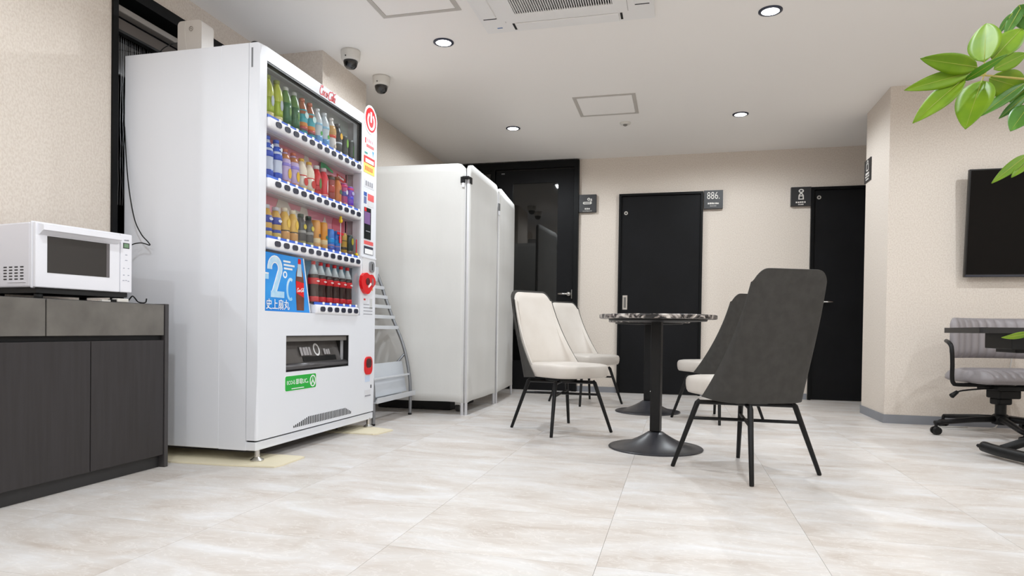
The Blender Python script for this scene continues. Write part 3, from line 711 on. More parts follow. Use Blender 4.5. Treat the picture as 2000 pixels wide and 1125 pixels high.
# top row
for i in (0,1): drink('pet', BY[i], R1, .205, (182,190,58), 'yellow green tea bottle at the left of the top vending row, '+('left' if i == 0 else 'right')+' of the pair', [(.03,.10,(168,188,40)), (.006,.03,(226,214,150))], (150,160,70), (.085,.022,.05,(186,192,205)), G)
for i in (2,3): drink('pet', BY[i], R1, .200, (92,132,62), 'dark green tea bottle on the top vending row, '+('left' if i == 2 else 'right')+' of the pair', [(.02,.12,(46,104,60))], (206,208,206), (.08,.016,.04,(120,160,90)), G)
for i in (4,5): drink('pet', BY[i], R1, .195, (176,104,72), 'teal labelled bottle with brown neck on the top vending row, '+('left' if i == 4 else 'right')+' of the pair', [(.006,.135,(58,172,186)), (.05,.075,(222,140,60)), (.028,.05,(196,72,64))], (206,118,88), (.108,.034,.032,(214,240,240)), G)
for i in (6,7): drink('pet', BY[i], R1, .190, (206,214,220), 'clear water bottle with blue foot on the top vending row, '+('left' if i == 6 else 'right')+' of the pair', [(.006,.045,(94,158,214)), (.10,.112,(150,200,226))], (228,232,236), (.06,.018,.022,(72,176,74)), G)
drink('pet', BY[8], R1, .185, (216,208,204), 'pale bottle with tan and orange upper label on the top vending row', [(.085,.14,(206,158,92)), (.075,.09,(226,84,54))], (232,224,220), (.03,.018,.02,(226,206,180)), G)
drink('bcan', BY[9], R1, .175, (58,58,60), 'black bottle with a yellow spot on the top vending row', [(.062,.07,(196,206,216))], (90,90,92), (.105,.028,.034,(236,180,40)), G)
drink('can', BY[10], R1, .125, (50,54,52), 'black can with a green flame on the top vending row', [(.02,.024,(120,120,122))], emb=(.085,.022,.05,(120,176,50)), group=G)
c = drink('can', BY[11], R1, .122, (40,46,44), 'black can with bright green claw stripes on the top vending row', [(.112,.118,(90,94,92))], group=G)
for q in (-.007,0,.007): emblem(c, .026, .06+q*.6, .004, .05, (84,214,60)); c.children[-1].location = (0,q,0)
# second row
for i in (0,1): drink('pet', BY[i], R2, .198, (206,212,232), 'blue and white sports drink bottle on the second vending row, '+('left' if i == 0 else 'right')+' of the pair', [(.10,.128,(26,70,190)), (.006,.04,(30,72,186)), (.14,.165,(44,92,206))], (40,86,198), (.15,.014,.02,(240,244,250)), G)
for i in (2,3): drink('pet', BY[i], R2, .175, (200,176,216), 'lilac bottle with yellow figure on the second vending row, '+('left' if i == 2 else 'right')+' of the pair', [(.006,.02,(198,116,60)), (.09,.105,(150,132,214)), (.125,.15,(198,128,78))], (206,112,84), (.055,.026,.05,(238,190,40)), G)
for i in (4,5): drink('pet', BY[i], R2, .165, (240,226,206), 'cream bottle with red and green label on the second vending row, '+('left' if i == 4 else 'right')+' of the pair', [(.02,.075,(232,222,206)), (.006,.02,(226,186,92)), (.072,.08,(214,44,44))], (238,190,60), (.048,.036,.04,(206,52,48)), G)
drink('bcan', BY[6], R2, .165, (212,32,40), 'slim red bottle with green mark on the second vending row', [(.03,.06,(190,24,34))], (220,220,222), (.07,.020,.055,(94,132,72)), G)
drink('bcan', BY[7], R2, .168, (222,40,60), 'slim bright red bottle with white script on the second vending row', [(.02,.024,(240,220,220))], (214,200,204), (.07,.010,.07,(240,210,214)), G)
drink('can', BY[8], R2, .145, (148,38,32), 'dark red can with a black top on the second vending row', [(.12,.138,(66,52,44)), (.05,.09,(176,50,36))], group=G)
drink('bcan', BY[9], R2, .155, (206,116,44), 'orange brown bottle can with a dark green panel on the second vending row', [(.0062,.012,(150,80,36))], (150,84,40), (.07,.026,.026,(58,100,76)), G)
drink('can', BY[10], R2, .132, (170,28,120), 'magenta can with white emblem on the second vending row', [(.006,.02,(206,140,70)), (.06,.085,(60,60,160)), (.11,.122,(216,40,110))], emb=(.082,.022,.026,(226,226,240)), group=G)
drink('can', BY[11], R2, .128, (110,44,190), 'violet can at the right end of the second vending row', [(.006,.02,(212,150,84)), (.055,.07,(60,60,214)), (.108,.12,(222,40,110))], emb=(.09,.03,.02,(196,190,236)), group=G)
# third row
for i in (0,1): drink('bcan', BY[i], R3, .155, (206,160,70), 'blue and gold coffee bottle on the third vending row, '+('left' if i == 0 else 'right')+' of the pair', [(.07,.104,(30,56,160)), (.03,.045,(36,70,170)), (.006,.03,(206,176,92))], (200,196,204), (.088,.028,.014,(226,230,244)), G)
for i in (2,3): drink('bcan', BY[i], R3, .165, (222,176,72), 'golden coffee bottle on the third vending row, '+('left' if i == 2 else 'right')+' of the pair', [(.05,.056,(70,56,40)), (.006,.05,(206,150,84))], (226,214,190), (.09,.024,.045,(238,196,70)), G)
for i in (4,5): drink('bcan', BY[i], R3, .160, (62,60,62), 'black bottle with dark green cap on the third vending row, '+('left' if i == 4 else 'right')+' of the pair', [(.006,.022,(140,134,70)), (.062,.075,(150,148,146))], (44,64,50), (.095,.026,.026,(214,190,50)), G)
for i in (6,7): drink('can', BY[i], R3, .150, (226,152,58), 'slim orange gold can on the third vending row, '+('left' if i == 6 else 'right')+' of the pair', [(.006,.03,(214,160,90)), (.03,.055,(232,206,160))], emb=(.07,.02,.02,(110,80,60) if i == 6 else (70,130,120)), group=G)
for i in (8,9): drink('can', BY[i], R3, .124, (64,124,214), 'light blue can on the third vending row, '+('left' if i == 8 else 'right')+' of the pair', [(.006,.028,(84,96,184)), (.034,.04,(190,140,170)), (.05,.075,(40,150,230))], group=G)
drink('can', BY[10], R3, .124, (190,146,54), 'golden can near the right end of the third vending row', [(.03,.045,(66,54,38)), (.078,.082,(80,64,40))], group=G)
drink('can', BY[11], R3, .122, (36,54,48), 'dark green can at the right end of the third vending row', [(.006,.03,(110,92,80))], emb=(.085,.026,.04,(190,176,60)), group=G)
# bottom row: contour bottles
for i, y in enumerate(BY4):
    t = thing('cola_bottle', ('first','second','third','fourth','fifth','last')[i]+' red labelled cola bottle from the blue poster on the bottom vending row', 'bottle', (-1.868, y, R4), 0, G)
    H_ = .222; r_ = .0285
    prof = [(r_*.88,0), (r_,.008), (r_*.96,.045), (r_*.86,.08), (r_,.115), (r_,.145), (r_*.9,.152)]
    part('body', lathe_mesh('cola', prof, (58,34,30)), t)
    part('neck', lathe_mesh('colaneck', [(r_*.9,.152), (r_*.74,.170), (r_*.40,.196), (r_*.33,.206)], (198,206,210), name='neck'), t)
    part('cap', lathe_mesh('colacap', [(r_*.40,.204), (r_*.40,H_-.002), (r_*.34,H_)], (222,30,36), name='cap'), t)
    bands(t, prof, [(.100,.133,(222,30,40)), (.008,.036,(214,36,48))])
    emblem(t, r_+.0006, .117, .03, .009, (246,226,226))
# two little red and yellow charms hung in front of the cans
t = thing('red_ornament', 'red and white ornament with yellow bird hanging before the blue cans', 'ornament')
obj('cord', B(-1.842, -1.840, 3.377, 3.381, 1.035, 1.21), WHITES, t); obj('bird', lathe([(.001,1.20), (.010,1.207), (.011,1.218), (.006,1.228), (.008,1.235), (.001,1.242)], 12, center=(-1.841,3.379,0)), mat('toy_yellow', (250,206,20), .4), t, True)
obj('plaque', B(-1.844, -1.841, 3.345, 3.415, 1.135, 1.15), mat('toy_red', (226,30,50), .4), t); obj('plaque', B(-1.844, -1.841, 3.366, 3.394, 1.09, 1.13), mat('toy_red', (226,30,50)), t)
t = thing('red_ribbon', 'red vertical ribbon with yellow ball at the right of the third vending row', 'ornament')
obj('ribbon', B(-1.842, -1.840, 3.563, 3.573, 1.055, 1.135), mat('toy_red', (226,30,50)), t); obj('ball', lathe([(.001,-.012), (.009,-.008), (.012,0), (.009,.008), (.001,.012)], 14, center=(-1.841,3.568,1.045)), mat('toy_yellow', (250,206,20)), t, True)

# ================================================================== sideboard and microwave
CX = -2.153
cb = thing('sideboard', 'dark grey sideboard with stone look drawers and flat doors', 'cabinet')
CARC = mat('carcass_dark', (52,50,51), .45)
STONE = mat('drawer_stone', (92,88,83), .55, var=(7,(116,112,106),.35,.7), bump=(30,.06))
CDOOR = mat('door_wood', (60,57,58), .45, var=(60,(55,52,52),.35,.65), stretch=(1,1,.06), spec=.25)
obj('carcass', B(WL+.004, CX-.022, 1.10, 2.43, .05, .70), CARC, cb)
obj('worktop', B(WL+.004, CX-.006, 1.10, 2.43, .700, .7065), mat('carcass_dark', (52,50,51)), cb)
obj('end_panel', B(WL+.004, CX, 2.425, 2.445, 0, .709, bev=.0015), mat('end_dark', (66,63,64), .45), cb)
obj('end_panel', B(WL+.004, CX, 1.085, 1.10, 0, .709, bev=.0015), mat('end_dark', (66,63,64)), cb)
obj('plinth', B(WL+.05, CX-.03, 1.10, 2.425, 0, .052), mat('plinth_dark', (44,43,44), .5), cb)
obj('shadow_gap', B(CX-.03, CX-.02, 1.10, 2.425, .553, .573), BLACKP, cb)
for a, b in ((1.102,1.866), (1.872,2.421)): obj('drawer_front', B(CX-.022, CX-.004, a, b, .5735, .7045, bev=.0015), STONE, cb)
for a, b in ((1.102,1.68), (1.684,2.0515), (2.0555,2.421)): obj('door_front', B(CX-.022, CX-.004, a, b, .056, .5525, bev=.0015), CDOOR, cb)

# microwave: local x = front normal, y along the front to the right, origin at the front left bottom corner
N0 = Vector((-2.235, 1.892, .748)); F0 = Vector((-2.172, 2.262, .748))
ang = math.atan2(F0.y-N0.y, F0.x-N0.x)-PI/2
MWW = (F0-N0).length
mw = thing('microwave_oven', 'white microwave oven with dark window on the sideboard', 'microwave', (N0.x, N0.y, .7068), ang)
MWH = .236; zb = .041
MWM = mat('microwave_white', (236,236,242), .32)
obj('casing', B(-.292, -.03, 0, MWW, zb, zb+MWH, bev=.006), mat('microwave_side', (226,224,230), .35), mw)
obj('front_frame', B(-.03, -.018, 0, MWW, zb-.003, zb+MWH+.003, bev=.004), MWM, mw)
PW = .052
dr = obj('oven_door', B(-.018, 0, .002, MWW-PW, zb, zb+MWH, bev=.004), MWM, mw)
obj('door_glass', B(-.002, .0012, .042, MWW-PW-.045, zb+.055, zb+.188), mat('oven_glass', (58,56,55), .12), dr, label='dark grey window')
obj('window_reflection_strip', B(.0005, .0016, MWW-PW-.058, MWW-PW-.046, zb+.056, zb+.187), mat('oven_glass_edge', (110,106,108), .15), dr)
obj('door_handle', prism([(0,zb+MWH-.006),(.030,zb+MWH-.012),(.030,zb+MWH-.030),(.024,zb+MWH-.032),(.006,zb+MWH-.044),(0,zb+MWH-.044)], -(MWW-PW-.024), (0,.012,0), X_, Z_), MWM, dr, label='full width white handle')
cpn = obj('control_panel', B(-.018, 0, MWW-PW+.002, MWW, zb, zb+MWH, bev=.004), MWM, mw)
obj('display', B(-.001, .001, MWW-.040, MWW-.013, zb+.178, zb+.200), mat('lcd_dark', (52,60,54), .3), cpn)
obj('lcd', B(-.001, .0016, MWW-.037, MWW-.017, zb+.181, zb+.197), mat('lcd_green', (118,150,118), .4), cpn)
marks('maker_name', 5, .020, .005, (.0002, MWW-.025, zb+.209), Y_, Z_, mat('print_grey', (150,150,158)), cpn, 15)
PGR = mat('key_grey', (170,172,186), .5)
for k, (yy, zz, ww) in enumerate(((.026,.152,.009),(.026,.130,.010),(.036,.098,.006),(.016,.098,.006),(.036,.070,.007),(.016,.070,.007),(.037,.048,.008),(.026,.049,.007),(.016,.046,.007))):
    obj('key_mark', prism(rrect(ww,.003,.001,2,MWW-yy,zb+zz), .001, (0,0,0), Y_, Z_), PGR, cpn)
for r_ in range(5):
    for c_ in range(4):
        obj('side_vent', B(-.085-c_*.033, -.066-c_*.033, -.0008, .001, zb+.028+r_*.011, zb+.0325+r_*.011), mat('vent_black', (34,33,36), .6), mw)
obj('side_ledge', B(-.16, -.052, -.002, .001, zb+.018, zb+.021), mat('microwave_side', (226,224,230)), mw)
obj('underside', B(-.28, -.012, .012, MWW-.012, zb-.020, zb+.001), mat('under_black', (14,14,15), .6), mw)
for a, b in ((-.26,.03), (-.26,MWW-.03), (-.03,.03), (-.03,MWW-.03)):
    obj('rubber_foot', lathe([(.012,0), (.014,.004), (.014,zb-.018)], 12, center=(a,b,0)), BLACKP, mw, True)
cbl = obj('power_cord', T(smoothpath([(-2.20,2.268,.710),(-2.192,2.272,.724),(-2.185,2.278,.735),(-2.18,2.285,.728),(-2.185,2.31,.712),(-2.175,2.335,.711),(-2.172,2.34,.728)], 6), .0028, 6), BLACKP, None, True)
tag(cbl, 'loose black cord curling beside the microwave on the sideboard', 'cord')
plg = thing('plug_adapter', 'cream plug adapter lying under the microwave', 'adapter')
obj('adapter_body', B(-2.20, -2.17, 2.19, 2.245, .7068, .722, bev=.003), OFFW, plg); obj('adapter_tip', B(-2.195, -2.175, 2.165, 2.19, .7068, .717, bev=.002), BLACKP, plg); obj('adapter_prong', B(-2.19, -2.18, 2.125, 2.165, .7068, .714), OFFW, plg)
wc = obj('hanging_cable', T(smoothpath([(-2.545,2.60,1.55),(-2.50,2.575,1.3),(-2.46,2.57,1.12),(-2.42,2.57,1.04),(-2.38,2.57,1.0),(-2.37,2.568,.985),(-2.41,2.56,.995),(-2.45,2.54,.98),(-2.47,2.50,.92),(-2.48,2.46,.80)], 7), .0026, 6), BLACKP, None, True)
tag(wc, 'thin black cable hanging down the black window frame', 'cable')
ac_ = obj('antenna_cable', T(smoothpath([(-2.53,2.76,1.888),(-2.50,2.78,1.98),(-2.47,2.85,2.04),(-2.50,2.95,2.06),(-2.53,3.05,2.06)], 6), .0028, 6), BLACKP, None, True)
tag(ac_, 'black cable arching beside the small white box on the vending machine', 'cable')

# ================================================================== fabric partition screens
FAB = mat('screen_fabric', (222,221,218), .75, var=(3,(216,215,212)), bump=(60,.12), stretch=(1,1,.4))
def screen(p0, p1, label, clips=True):
    p0 = Vector((*p0,0)); p1 = Vector((*p1,0)); L_ = (p1-p0).length; a = math.atan2(p1.y-p0.y, p1.x-p0.x)
    t = thing('partition_screen', label, 'partition', p0, a, 'white fabric partition screens')
    H_ = 1.80; R_ = .055; r_ = .012
    pts = [(r_,0,0), (r_,0,H_-R_-r_)]+[(r_+R_-R_*math.cos(q*PI/10), 0, H_-R_-r_+R_*math.sin(q*PI/10)) for q in range(1,6)]
    pts += [(L_-x, y, z) for x, y, z in reversed(pts)]
    obj('tube_frame', T(pts, .0115, 10), WHITEM, t, True)
    # cloth: a sleeve slightly bowed, with a sagging hem
    bm = bmesh.new(); nu, nv = 28, 30; rows = []
    for j in range(nv+1):
        v = j/nv; row = []
        for i in range(nu+1):
            u = i/nu; x = .004+u*(L_-.008)
            d = min(x, L_-x); top = H_-.002-(max(0, R_-d)**2/R_*.75)
            bot = .10-.022*math.sin(PI*u)*.3+.012*(abs(u-.5)*2)**6*-1
            z = bot+(top-bot)*v
            y = .0015*math.sin(7*u+5*v)+.002*math.sin(23*v+2*u)*math.sin(PI*u)-(.0035 if j in (7,13,19,25) else 0)*math.sin(PI*u)**.3
            row.append((x, y, z))
        rows.append(row)
    th = .0128
    F = [[bm.verts.new((x, -th+y, z)) for x, y, z in r] for r in rows]; K = [[bm.verts.new((x, th+y, z)) for x, y, z in r] for r in rows]
    for j in range(nv):
        for i in range(nu):
            bm.faces.new((F[j][i], F[j][i+1], F[j+1][i+1], F[j+1][i])); bm.faces.new((K[j][i+1], K[j][i], K[j+1][i], K[j+1][i+1]))
    for j in range(nv):
        bm.faces.new((K[j][0], F[j][0], F[j+1][0], K[j+1][0])); bm.faces.new((F[j][nu], K[j][nu], K[j+1][nu], F[j+1][nu]))
    for i in range(nu):
        bm.faces.new((F[nv][i], F[nv][i+1], K[nv][i+1], K[nv][i])); bm.faces.new((F[0][i+1], F[0][i], K[0][i], K[0][i+1]))
    obj('cloth', bm, FAB, t, True)
    return t
A0 = (-2.29, 4.50); A1 = (-1.479, 4.522)
p1 = screen(A0, A1, 'white fabric screen standing behind the brochure rack, facing the camera')
p2 = screen((-1.4655, 4.521), (-1.472, 5.30), 'middle white fabric screen, seen edgewise next to the corner clip')
p3 = screen((-1.466, 5.335), (-1.535, 6.14), 'far white fabric screen next to the glazed door')
cl = thing('hinge_clip', 'black and white hinge clip joining the two nearer screens at the top', 'clip')
obj('clip_jaw', box(B(-1.515, -1.478, 4.494, 4.502, 1.655, 1.70, bev=.003), -1.452, -1.446, 4.52, 4.56, 1.655, 1.70), BLACKP, cl); obj('clip_bridge', B(-1.50, -1.45, 4.49, 4.53, 1.685, 1.702, bev=.003), BLACKP, cl)
obj('clip_tongue', B(-1.505, -1.485, 4.495, 4.505, 1.625, 1.66, bev=.003), WHITEP, cl)
cl2 = thing('hinge_clip', 'small grey and white hinge clip joining the two farther screens', 'clip')
obj('clip_jaw', B(-1.456, -1.446, 5.30, 5.335, 1.60, 1.66, bev=.002), mat('clip_grey', (120,120,122), .5), cl2); obj('clip_tongue', B(-1.455, -1.445, 5.305, 5.33, 1.565, 1.60, bev=.002), WHITEP, cl2)
# something small and dark on the floor behind the first screen
cst = thing('trolley_caster', 'small metal caster wheel in the dark under the first screen', 'caster')
obj('wheel', T([(-1.60,4.72,.03), (-1.57,4.72,.03)], .03, 14), mat('caster_grey', (70,68,66), .5), cst); obj('fork', B(-1.607, -1.563, 4.70, 4.74, .045, .085, bev=.004), CHROME, cst)
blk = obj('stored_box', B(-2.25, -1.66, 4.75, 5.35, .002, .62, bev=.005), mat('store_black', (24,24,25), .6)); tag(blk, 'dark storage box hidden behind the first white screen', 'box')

# ================================================================== brochure rack
rk = thing('brochure_rack', 'silver metal brochure rack beside the vending machine', 'rack')
RY0, RY1 = 3.835, 4.425
side = [(-1.850,.0),(-1.848,.10),(-1.853,.25),(-1.880,.40),(-1.916,.52),(-1.957,.613),(-1.992,.69),(-2.023,.768),(-2.055,.85),(-2.085,.935),(-2.14,1.06)]
RGR = mat('rack_grey', (140,142,146), .4, .6)
for y in (RY0, RY1):
    sf = obj('side_frame', T(smoothpath([(x,y,z) for x, z in side], 4), .0115, 10), RGR, rk, True)
    obj('back_leg', T([(-2.135,y,.006), (-2.11,y,.20), (-1.895,y,.435)], .0095, 8), RGR, sf, True)
    obj('end_cap', lathe([(.013,0), (.013,.012)], 12, center=(-1.85,y,0)), BLACKP, sf); obj('end_cap', lathe([(.012,0), (.012,.012)], 12, center=(-2.135,y,0)), BLACKP, sf)
RW = mat('rack_white', (218,221,226), .35, .3)
for z, x in ((.905,-2.076),(.838,-2.05),(.768,-2.023),(.695,-1.992),(.622,-1.962)):
    obj('shelf_strip', B(x-.012, x+.016, RY0, RY1+.008, z-.013, z+.011, bev=.002), RW, rk)
obj('top_plate', B(-2.145, -2.105, RY0, RY1, .95, 1.055), RW, rk)
obj('pocket_panel', prism([(RY0,0),(RY1-.03,0),(RY1-.035,.215),(RY0,.215)], .004, (-1.868,0,.172), Y_, (-.17,0,.985)), mat('rack_panel', (206,211,218), .3, .2), rk, label='pale grey sloping pocket panel')
obj('pocket_rail', B(-1.868, -1.852, RY0, RY1+.008, .285, .297, bev=.002), RW, rk)
obj('bottom_tray', prism([(-.075,.028),(-.075,0),(.03,-.004),(.034,.03),(.028,.03),(.022,.003),(-.07,.006)], -(RY1-RY0+.03), (-1.848,RY0-.01,.145), X_, Z_), RW, rk)

# ================================================================== bistro tables
def make_table(label):
    t = thing('bistro_table', label, 'table', (0,0,0), 0, 'marble topped bistro tables')
    R_ = .305
    obj('marble_top', lathe([(R_-.006,.684), (R_-.001,.687), (R_,.69), (R_,.702), (R_-.001,.705), (R_-.004,.707)], 64), BMARBLE, t, 'auto', label='round black and white marble top')
    obj('support_plate', lathe([(.10,.668), (.252,.674), (.256,.678), (.256,.6835)], 48), BLACKM, t, 'auto')
    obj('column', B(-.0265, .0265, -.0265, .0265, .09, .672, bev=.004), BLACKM, t)
    prof = [(.245,0), (.247,.005), (.243,.009)]+[(.243-.2035*q/12, .009+.078*(q/12)**1.8) for q in range(1,13)]
    obj('trumpet_base', lathe(prof, 56), mat('base_graphite', (52,52,57), .34), t, 'auto')
    obj('grub_screw', T([(-.0265,-.012,.30), (-.029,-.012,.30)], .003, 8), CHROME, t)
    return t
tb = make_table('round marble topped table with black pedestal, the nearer of two')
tb.location = (-.105, 3.60, 0); tb.rotation_euler = (0,0,-.2)
dup(tb, (-.215, 5.20, 0), -.2, 'round marble topped table with black pedestal, the farther one by the door')

# ================================================================== high-back chairs
def backgrid(inner, nu=60, nv=26):
    """shell surface: returns rows of points; local +x is the facing direction"""
    rows = []
    for j in range(nv+1):
        v = j/nv; row = []
        for i in range(nu+1):
            u = -1+2*i/nu; au = abs(u)
            hw = .212-.046*v**.9
            ph = au*PI/2; tt = math.sin(ph)**.62 if au else 0
            ztop = .874-.052*max(0,(tt-.62)/.38)**2.6
            zbot = .322+.012*au**3
            if inner: hw -= .010; ztop -= .012; zbot = .372
            z = zbot+(ztop-zbot)*v
            vz = (z-.322)/.54
            x = -.188-.140*vz-.015*vz*vz
            wing = .180*max(0,1-vz/.95)**2.1+.024
            x += wing*(1-max(0,math.cos(ph))**.55)
            y = math.copysign(hw*math.sin(ph)**.62 if u else 0, u)
            if inner: y *= .985
            row.append(Vector((x, y, z)))
        rows.append(row)
    return rows
def gridmesh(rows):
    bm = bmesh.new(); V = [[bm.verts.new(p) for p in r] for r in rows]
    for j in range(len(V)-1):
        for i in range(len(V[0])-1): bm.faces.new((V[j][i], V[j][i+1], V[j+1][i+1], V[j+1][i]))
    return bm
def grown(rows, d, roundoff):
    """closed slab between the surface and its offset by d along the normal"""
    nj, ni = len(rows), len(rows[0]); off = []
    for j in range(nj):
        r = []
        for i in range(ni):
            a = rows[j][min(i+1,ni-1)]-rows[j][max(i-1,0)]; b = rows[min(j+1,nj-1)][i]-rows[max(j-1,0)][i]
            n = a.cross(b).normalized()
            if n.x < 0 and abs(n.x) > .2: n = -n
            e = min(i, ni-1-i, j, nj-1-j); k = 1 if e >= 2 else (.80 if e == 1 else roundoff)
            r.append(rows[j][i]+n*d*k)
        off.append(r)
    bm = bmesh.new(); A = [[bm.verts.new(p) for p in r] for r in rows]; Bv = [[bm.verts.new(p) for p in r] for r in off]
    for j in range(nj-1):
        for i in range(ni-1):
            bm.faces.new((A[j][i], A[j+1][i], A[j+1][i+1], A[j][i+1])); bm.faces.new((Bv[j][i], Bv[j][i+1], Bv[j+1][i+1], Bv[j+1][i]))
    for j in range(nj-1):
        bm.faces.new((A[j][0], Bv[j][0], Bv[j+1][0], A[j+1][0])); bm.faces.new((A[j+1][-1], Bv[j+1][-1], Bv[j][-1], A[j][-1]))
    for i in range(ni-1):
        bm.faces.new((A[0][i+1], Bv[0][i+1], Bv[0][i], A[0][i])); bm.faces.new((A[-1][i], Bv[-1][i], Bv[-1][i+1], A[-1][i+1]))
    return bm
def make_chair(label):
    t = thing('dining_chair', label, 'chair', (0,0,0), 0, 'two tone high back chairs')
    rows = backgrid(False)
    obj('back_shell', grown(rows, .016, .35), CHAR, t, 'auto', label='charcoal fabric outer shell')
    inn = backgrid(True); inn = [[p+Vector((.013,0,0)) for p in r] for r in inn]
    inn = [[Vector((p.x, p.y*.97, p.z)) for p in r] for r in inn]
    obj('backrest', grown(inn, .022, .2), CREAM, t, 'auto', label='cream leather inner back')
    # seat cushion
    bm = bmesh.new(); rings = []; n = 56
    for s, z in ((.86,.335), (.955,.338), (.985,.350), (1.0,.372), (1.0,.392), (.985,.404), (.955,.412), (.85,.417), (.5,.421), (.02,.422)):
        ring = []
        for i in range(n):
            a = 2*PI*i/n; ca, sa = math.cos(a), math.sin(a); e = .42
            e = .42 if ca > 0 else .62; x = (.238 if ca > 0 else .185)*abs(ca)**e*(1 if ca > 0 else -1); y = .203*abs(sa)**e*(1 if sa > 0 else -1)
            x += .012*(1-(y/.203)**2) if ca > 0 else 0
            y *= 1-.06*max(0,-x/.185)
            ring.append(bm.verts.new((.022+x*s, y*s, z)))
        rings.append(ring)
    for a, b in zip(rings, rings[1:]):
        for i in range(n): bm.faces.new((a[i], a[(i+1)%n], b[(i+1)%n], b[i]))
    bm.faces.new(list(reversed(rings[0]))); bm.faces.new(rings[-1])
    obj('seat', bm, CREAM, t, True, label='cream leather seat cushion')
    obj('swivel_plate', box(B(-.12, .12, -.11, .11, .327, .3345, bev=.002), -.07, .07, -.07, .07, .306, .328, bev=.004), BLACKM, t)
    fr = bmesh.new()
    for k in range(4):
        a = PI/4+k*PI/2; d = Vector((math.cos(a), math.sin(a), 0))
        tube(fr, [(0,0,.302), d*.205+Vector((0,0,.302))], .0105, 8)
        tube(fr, [(0,0,.228), d*.236+Vector((0,0,.228))], .0075, 8)
    obj('cross_frame', fr, BLACKM, t, 'auto')
    for k in range(4):
        a = PI/4+k*PI/2; d = Vector((math.cos(a), math.sin(a), 0))
        obj('leg', T([d*.196+Vector((0,0,.312)), d*.208+Vector((0,0,.297)), d*.312+Vector((0,0,.004)), d*.3135+Vector((0,0,0))], [.0095,.0125,.0095,.008], 12), BLACKM, t, 'auto')
    return t
ch = make_chair('two tone chair on the left, nearest the white screens, cream side to the camera')
ch.location = (-.695, 4.06, 0); ch.rotation_euler = (0,0,math.radians(-45))
def swivel(c, deg):
    for k in c.children:
        if k.name.split('.')[0] in ('back_shell', 'backrest', 'seat', 'swivel_plate'): k.rotation_euler = (0,0,math.radians(deg))
swivel(ch, 5)
swivel(dup(ch, (-.76, 5.66, 0), math.radians(-45), 'two tone chair on the left at the far table, partly behind the first chair'), 3)
swivel(dup(ch, (.28, 4.92, 0), math.radians(135), 'two tone chair on the right at the far table, half hidden by the nearest chair'), -8)
swivel(dup(ch, (.30, 3.135, 0), math.radians(135), 'nearest two tone chair with its charcoal back to the camera'), -20)

# ================================================================== wall signs
SGN = mat('sign_black', (36,36,38), .45)
def sign(x0, z0, label):
    t = thing('door_sign', label, 'sign')
    obj('sign_plate', B(x0, x0+.174, YB-.042, YB, z0, z0+.175, bev=.001), SGN, t); return t
SG = mat('sign_white', (226,222,216), .5)
fy = YB-.042
s0 = sign(-.986, 1.808, 'black square sign with a cigarette pictogram beside the glazed door')
O0 = (0, fy, 0)
bm = bmesh.new(); xc, zc = -.899, 1.895
pl_ = rrect(.088,.024,.011,4,xc-.002,zc+.003); pi_ = rrect(.064,.008,.0035,4,xc-.004,zc+.003)
ringprism(pl_, pi_, .001, O0, X_, Z_, bm); ringprism(ell(.030,.028,18,xc+.012,zc+.040), ell(.014,.012,18,xc+.012,zc+.040), .001, O0, X_, Z_, bm); ribbon([(xc+.030,zc+.028),(xc+.039,zc+.018)], .012, .001, O0, X_, Z_, bm); ribbon([(xc+.037,zc+.046),(xc+.039,zc+.02)], .012, .001, O0, X_, Z_, bm)
obj('pictogram', bm, SG, s0)
marks('sign_print', 3, .054, .017, (xc, fy, zc-.062), X_, Z_, SG, s0, 3); marks('sign_print', 8, .094, .011, (xc, fy, zc-.082), X_, Z_, mat('sign_grey', (150,148,144), .5), s0, 4)
s1_ = sign(.226, 1.806, 'black square sign reading 886. beside the middle door')
text('sign_number', '886.', .098, (.312, fy-.0006, 1.898), X_, Z_, SG, s1_, align='CENTER', sx=.72); marks('sign_print', 6, .104, .016, (.312, fy, 1.848), X_, Z_, SG, s1_, 5); marks('sign_print', 5, .062, .012, (.312, fy, 1.826), X_, Z_, mat('sign_grey', (150,148,144)), s1_, 6)
s2_ = sign(1.008, 1.808, 'black square sign with a person pictogram beside the right door')
bm = bmesh.new(); xc, zc = 1.095, 1.90
ringprism(ell(.046,.036,20,xc,zc+.046), ell(.024,.017,20,xc,zc+.046), .001, O0, X_, Z_, bm)
out = [(xc-.024,zc-.034),(xc+.024,zc-.034),(xc+.023,zc+.005),(xc+.008,zc+.028),(xc-.008,zc+.028),(xc-.023,zc+.005)]; inn_ = [(xc-.014,zc-.026),(xc+.014,zc-.026),(xc+.013,zc+.002),(xc+.004,zc+.016),(xc-.004,zc+.016),(xc-.013,zc+.002)]
ringprism(out, inn_, .001, O0, X_, Z_, bm); ribbon([(xc-.018,zc),(xc+.018,zc)], .009, .001, O0, X_, Z_, bm)
obj('pictogram', bm, SG, s2_)
marks('sign_print', 5, .092, .017, (xc, fy, zc-.066), X_, Z_, SG, s2_, 7); marks('sign_print', 6, .048, .011, (xc, fy, zc-.084), X_, Z_, SG, s2_, 8)
s3_ = thing('door_sign', 'small black sign at the edge of the right hand wall, seen obliquely', 'sign')
NX = (0,-1,0)
obj('sign_plate', B(XP-.008, XP, 5.585, 5.758, 1.802, 1.976, bev=.001), SGN, s3_)
O3 = (XP-.008, 5.67, 1.89); bm = bmesh.new()
ringprism(rrect(.06,.06,.012,3,0,.025), rrect(.042,.042,.008,3,0,.025), .001, O3, NX, Z_, bm); ringprism(ell(.04,.03,16,.005,.062), ell(.022,.014,16,.005,.062), .001, O3, NX, Z_, bm); ribbon([(-.045,-.025),(.045,-.025)], .016, .001, O3, NX, Z_, bm)
obj('pictogram', bm, SG, s3_)
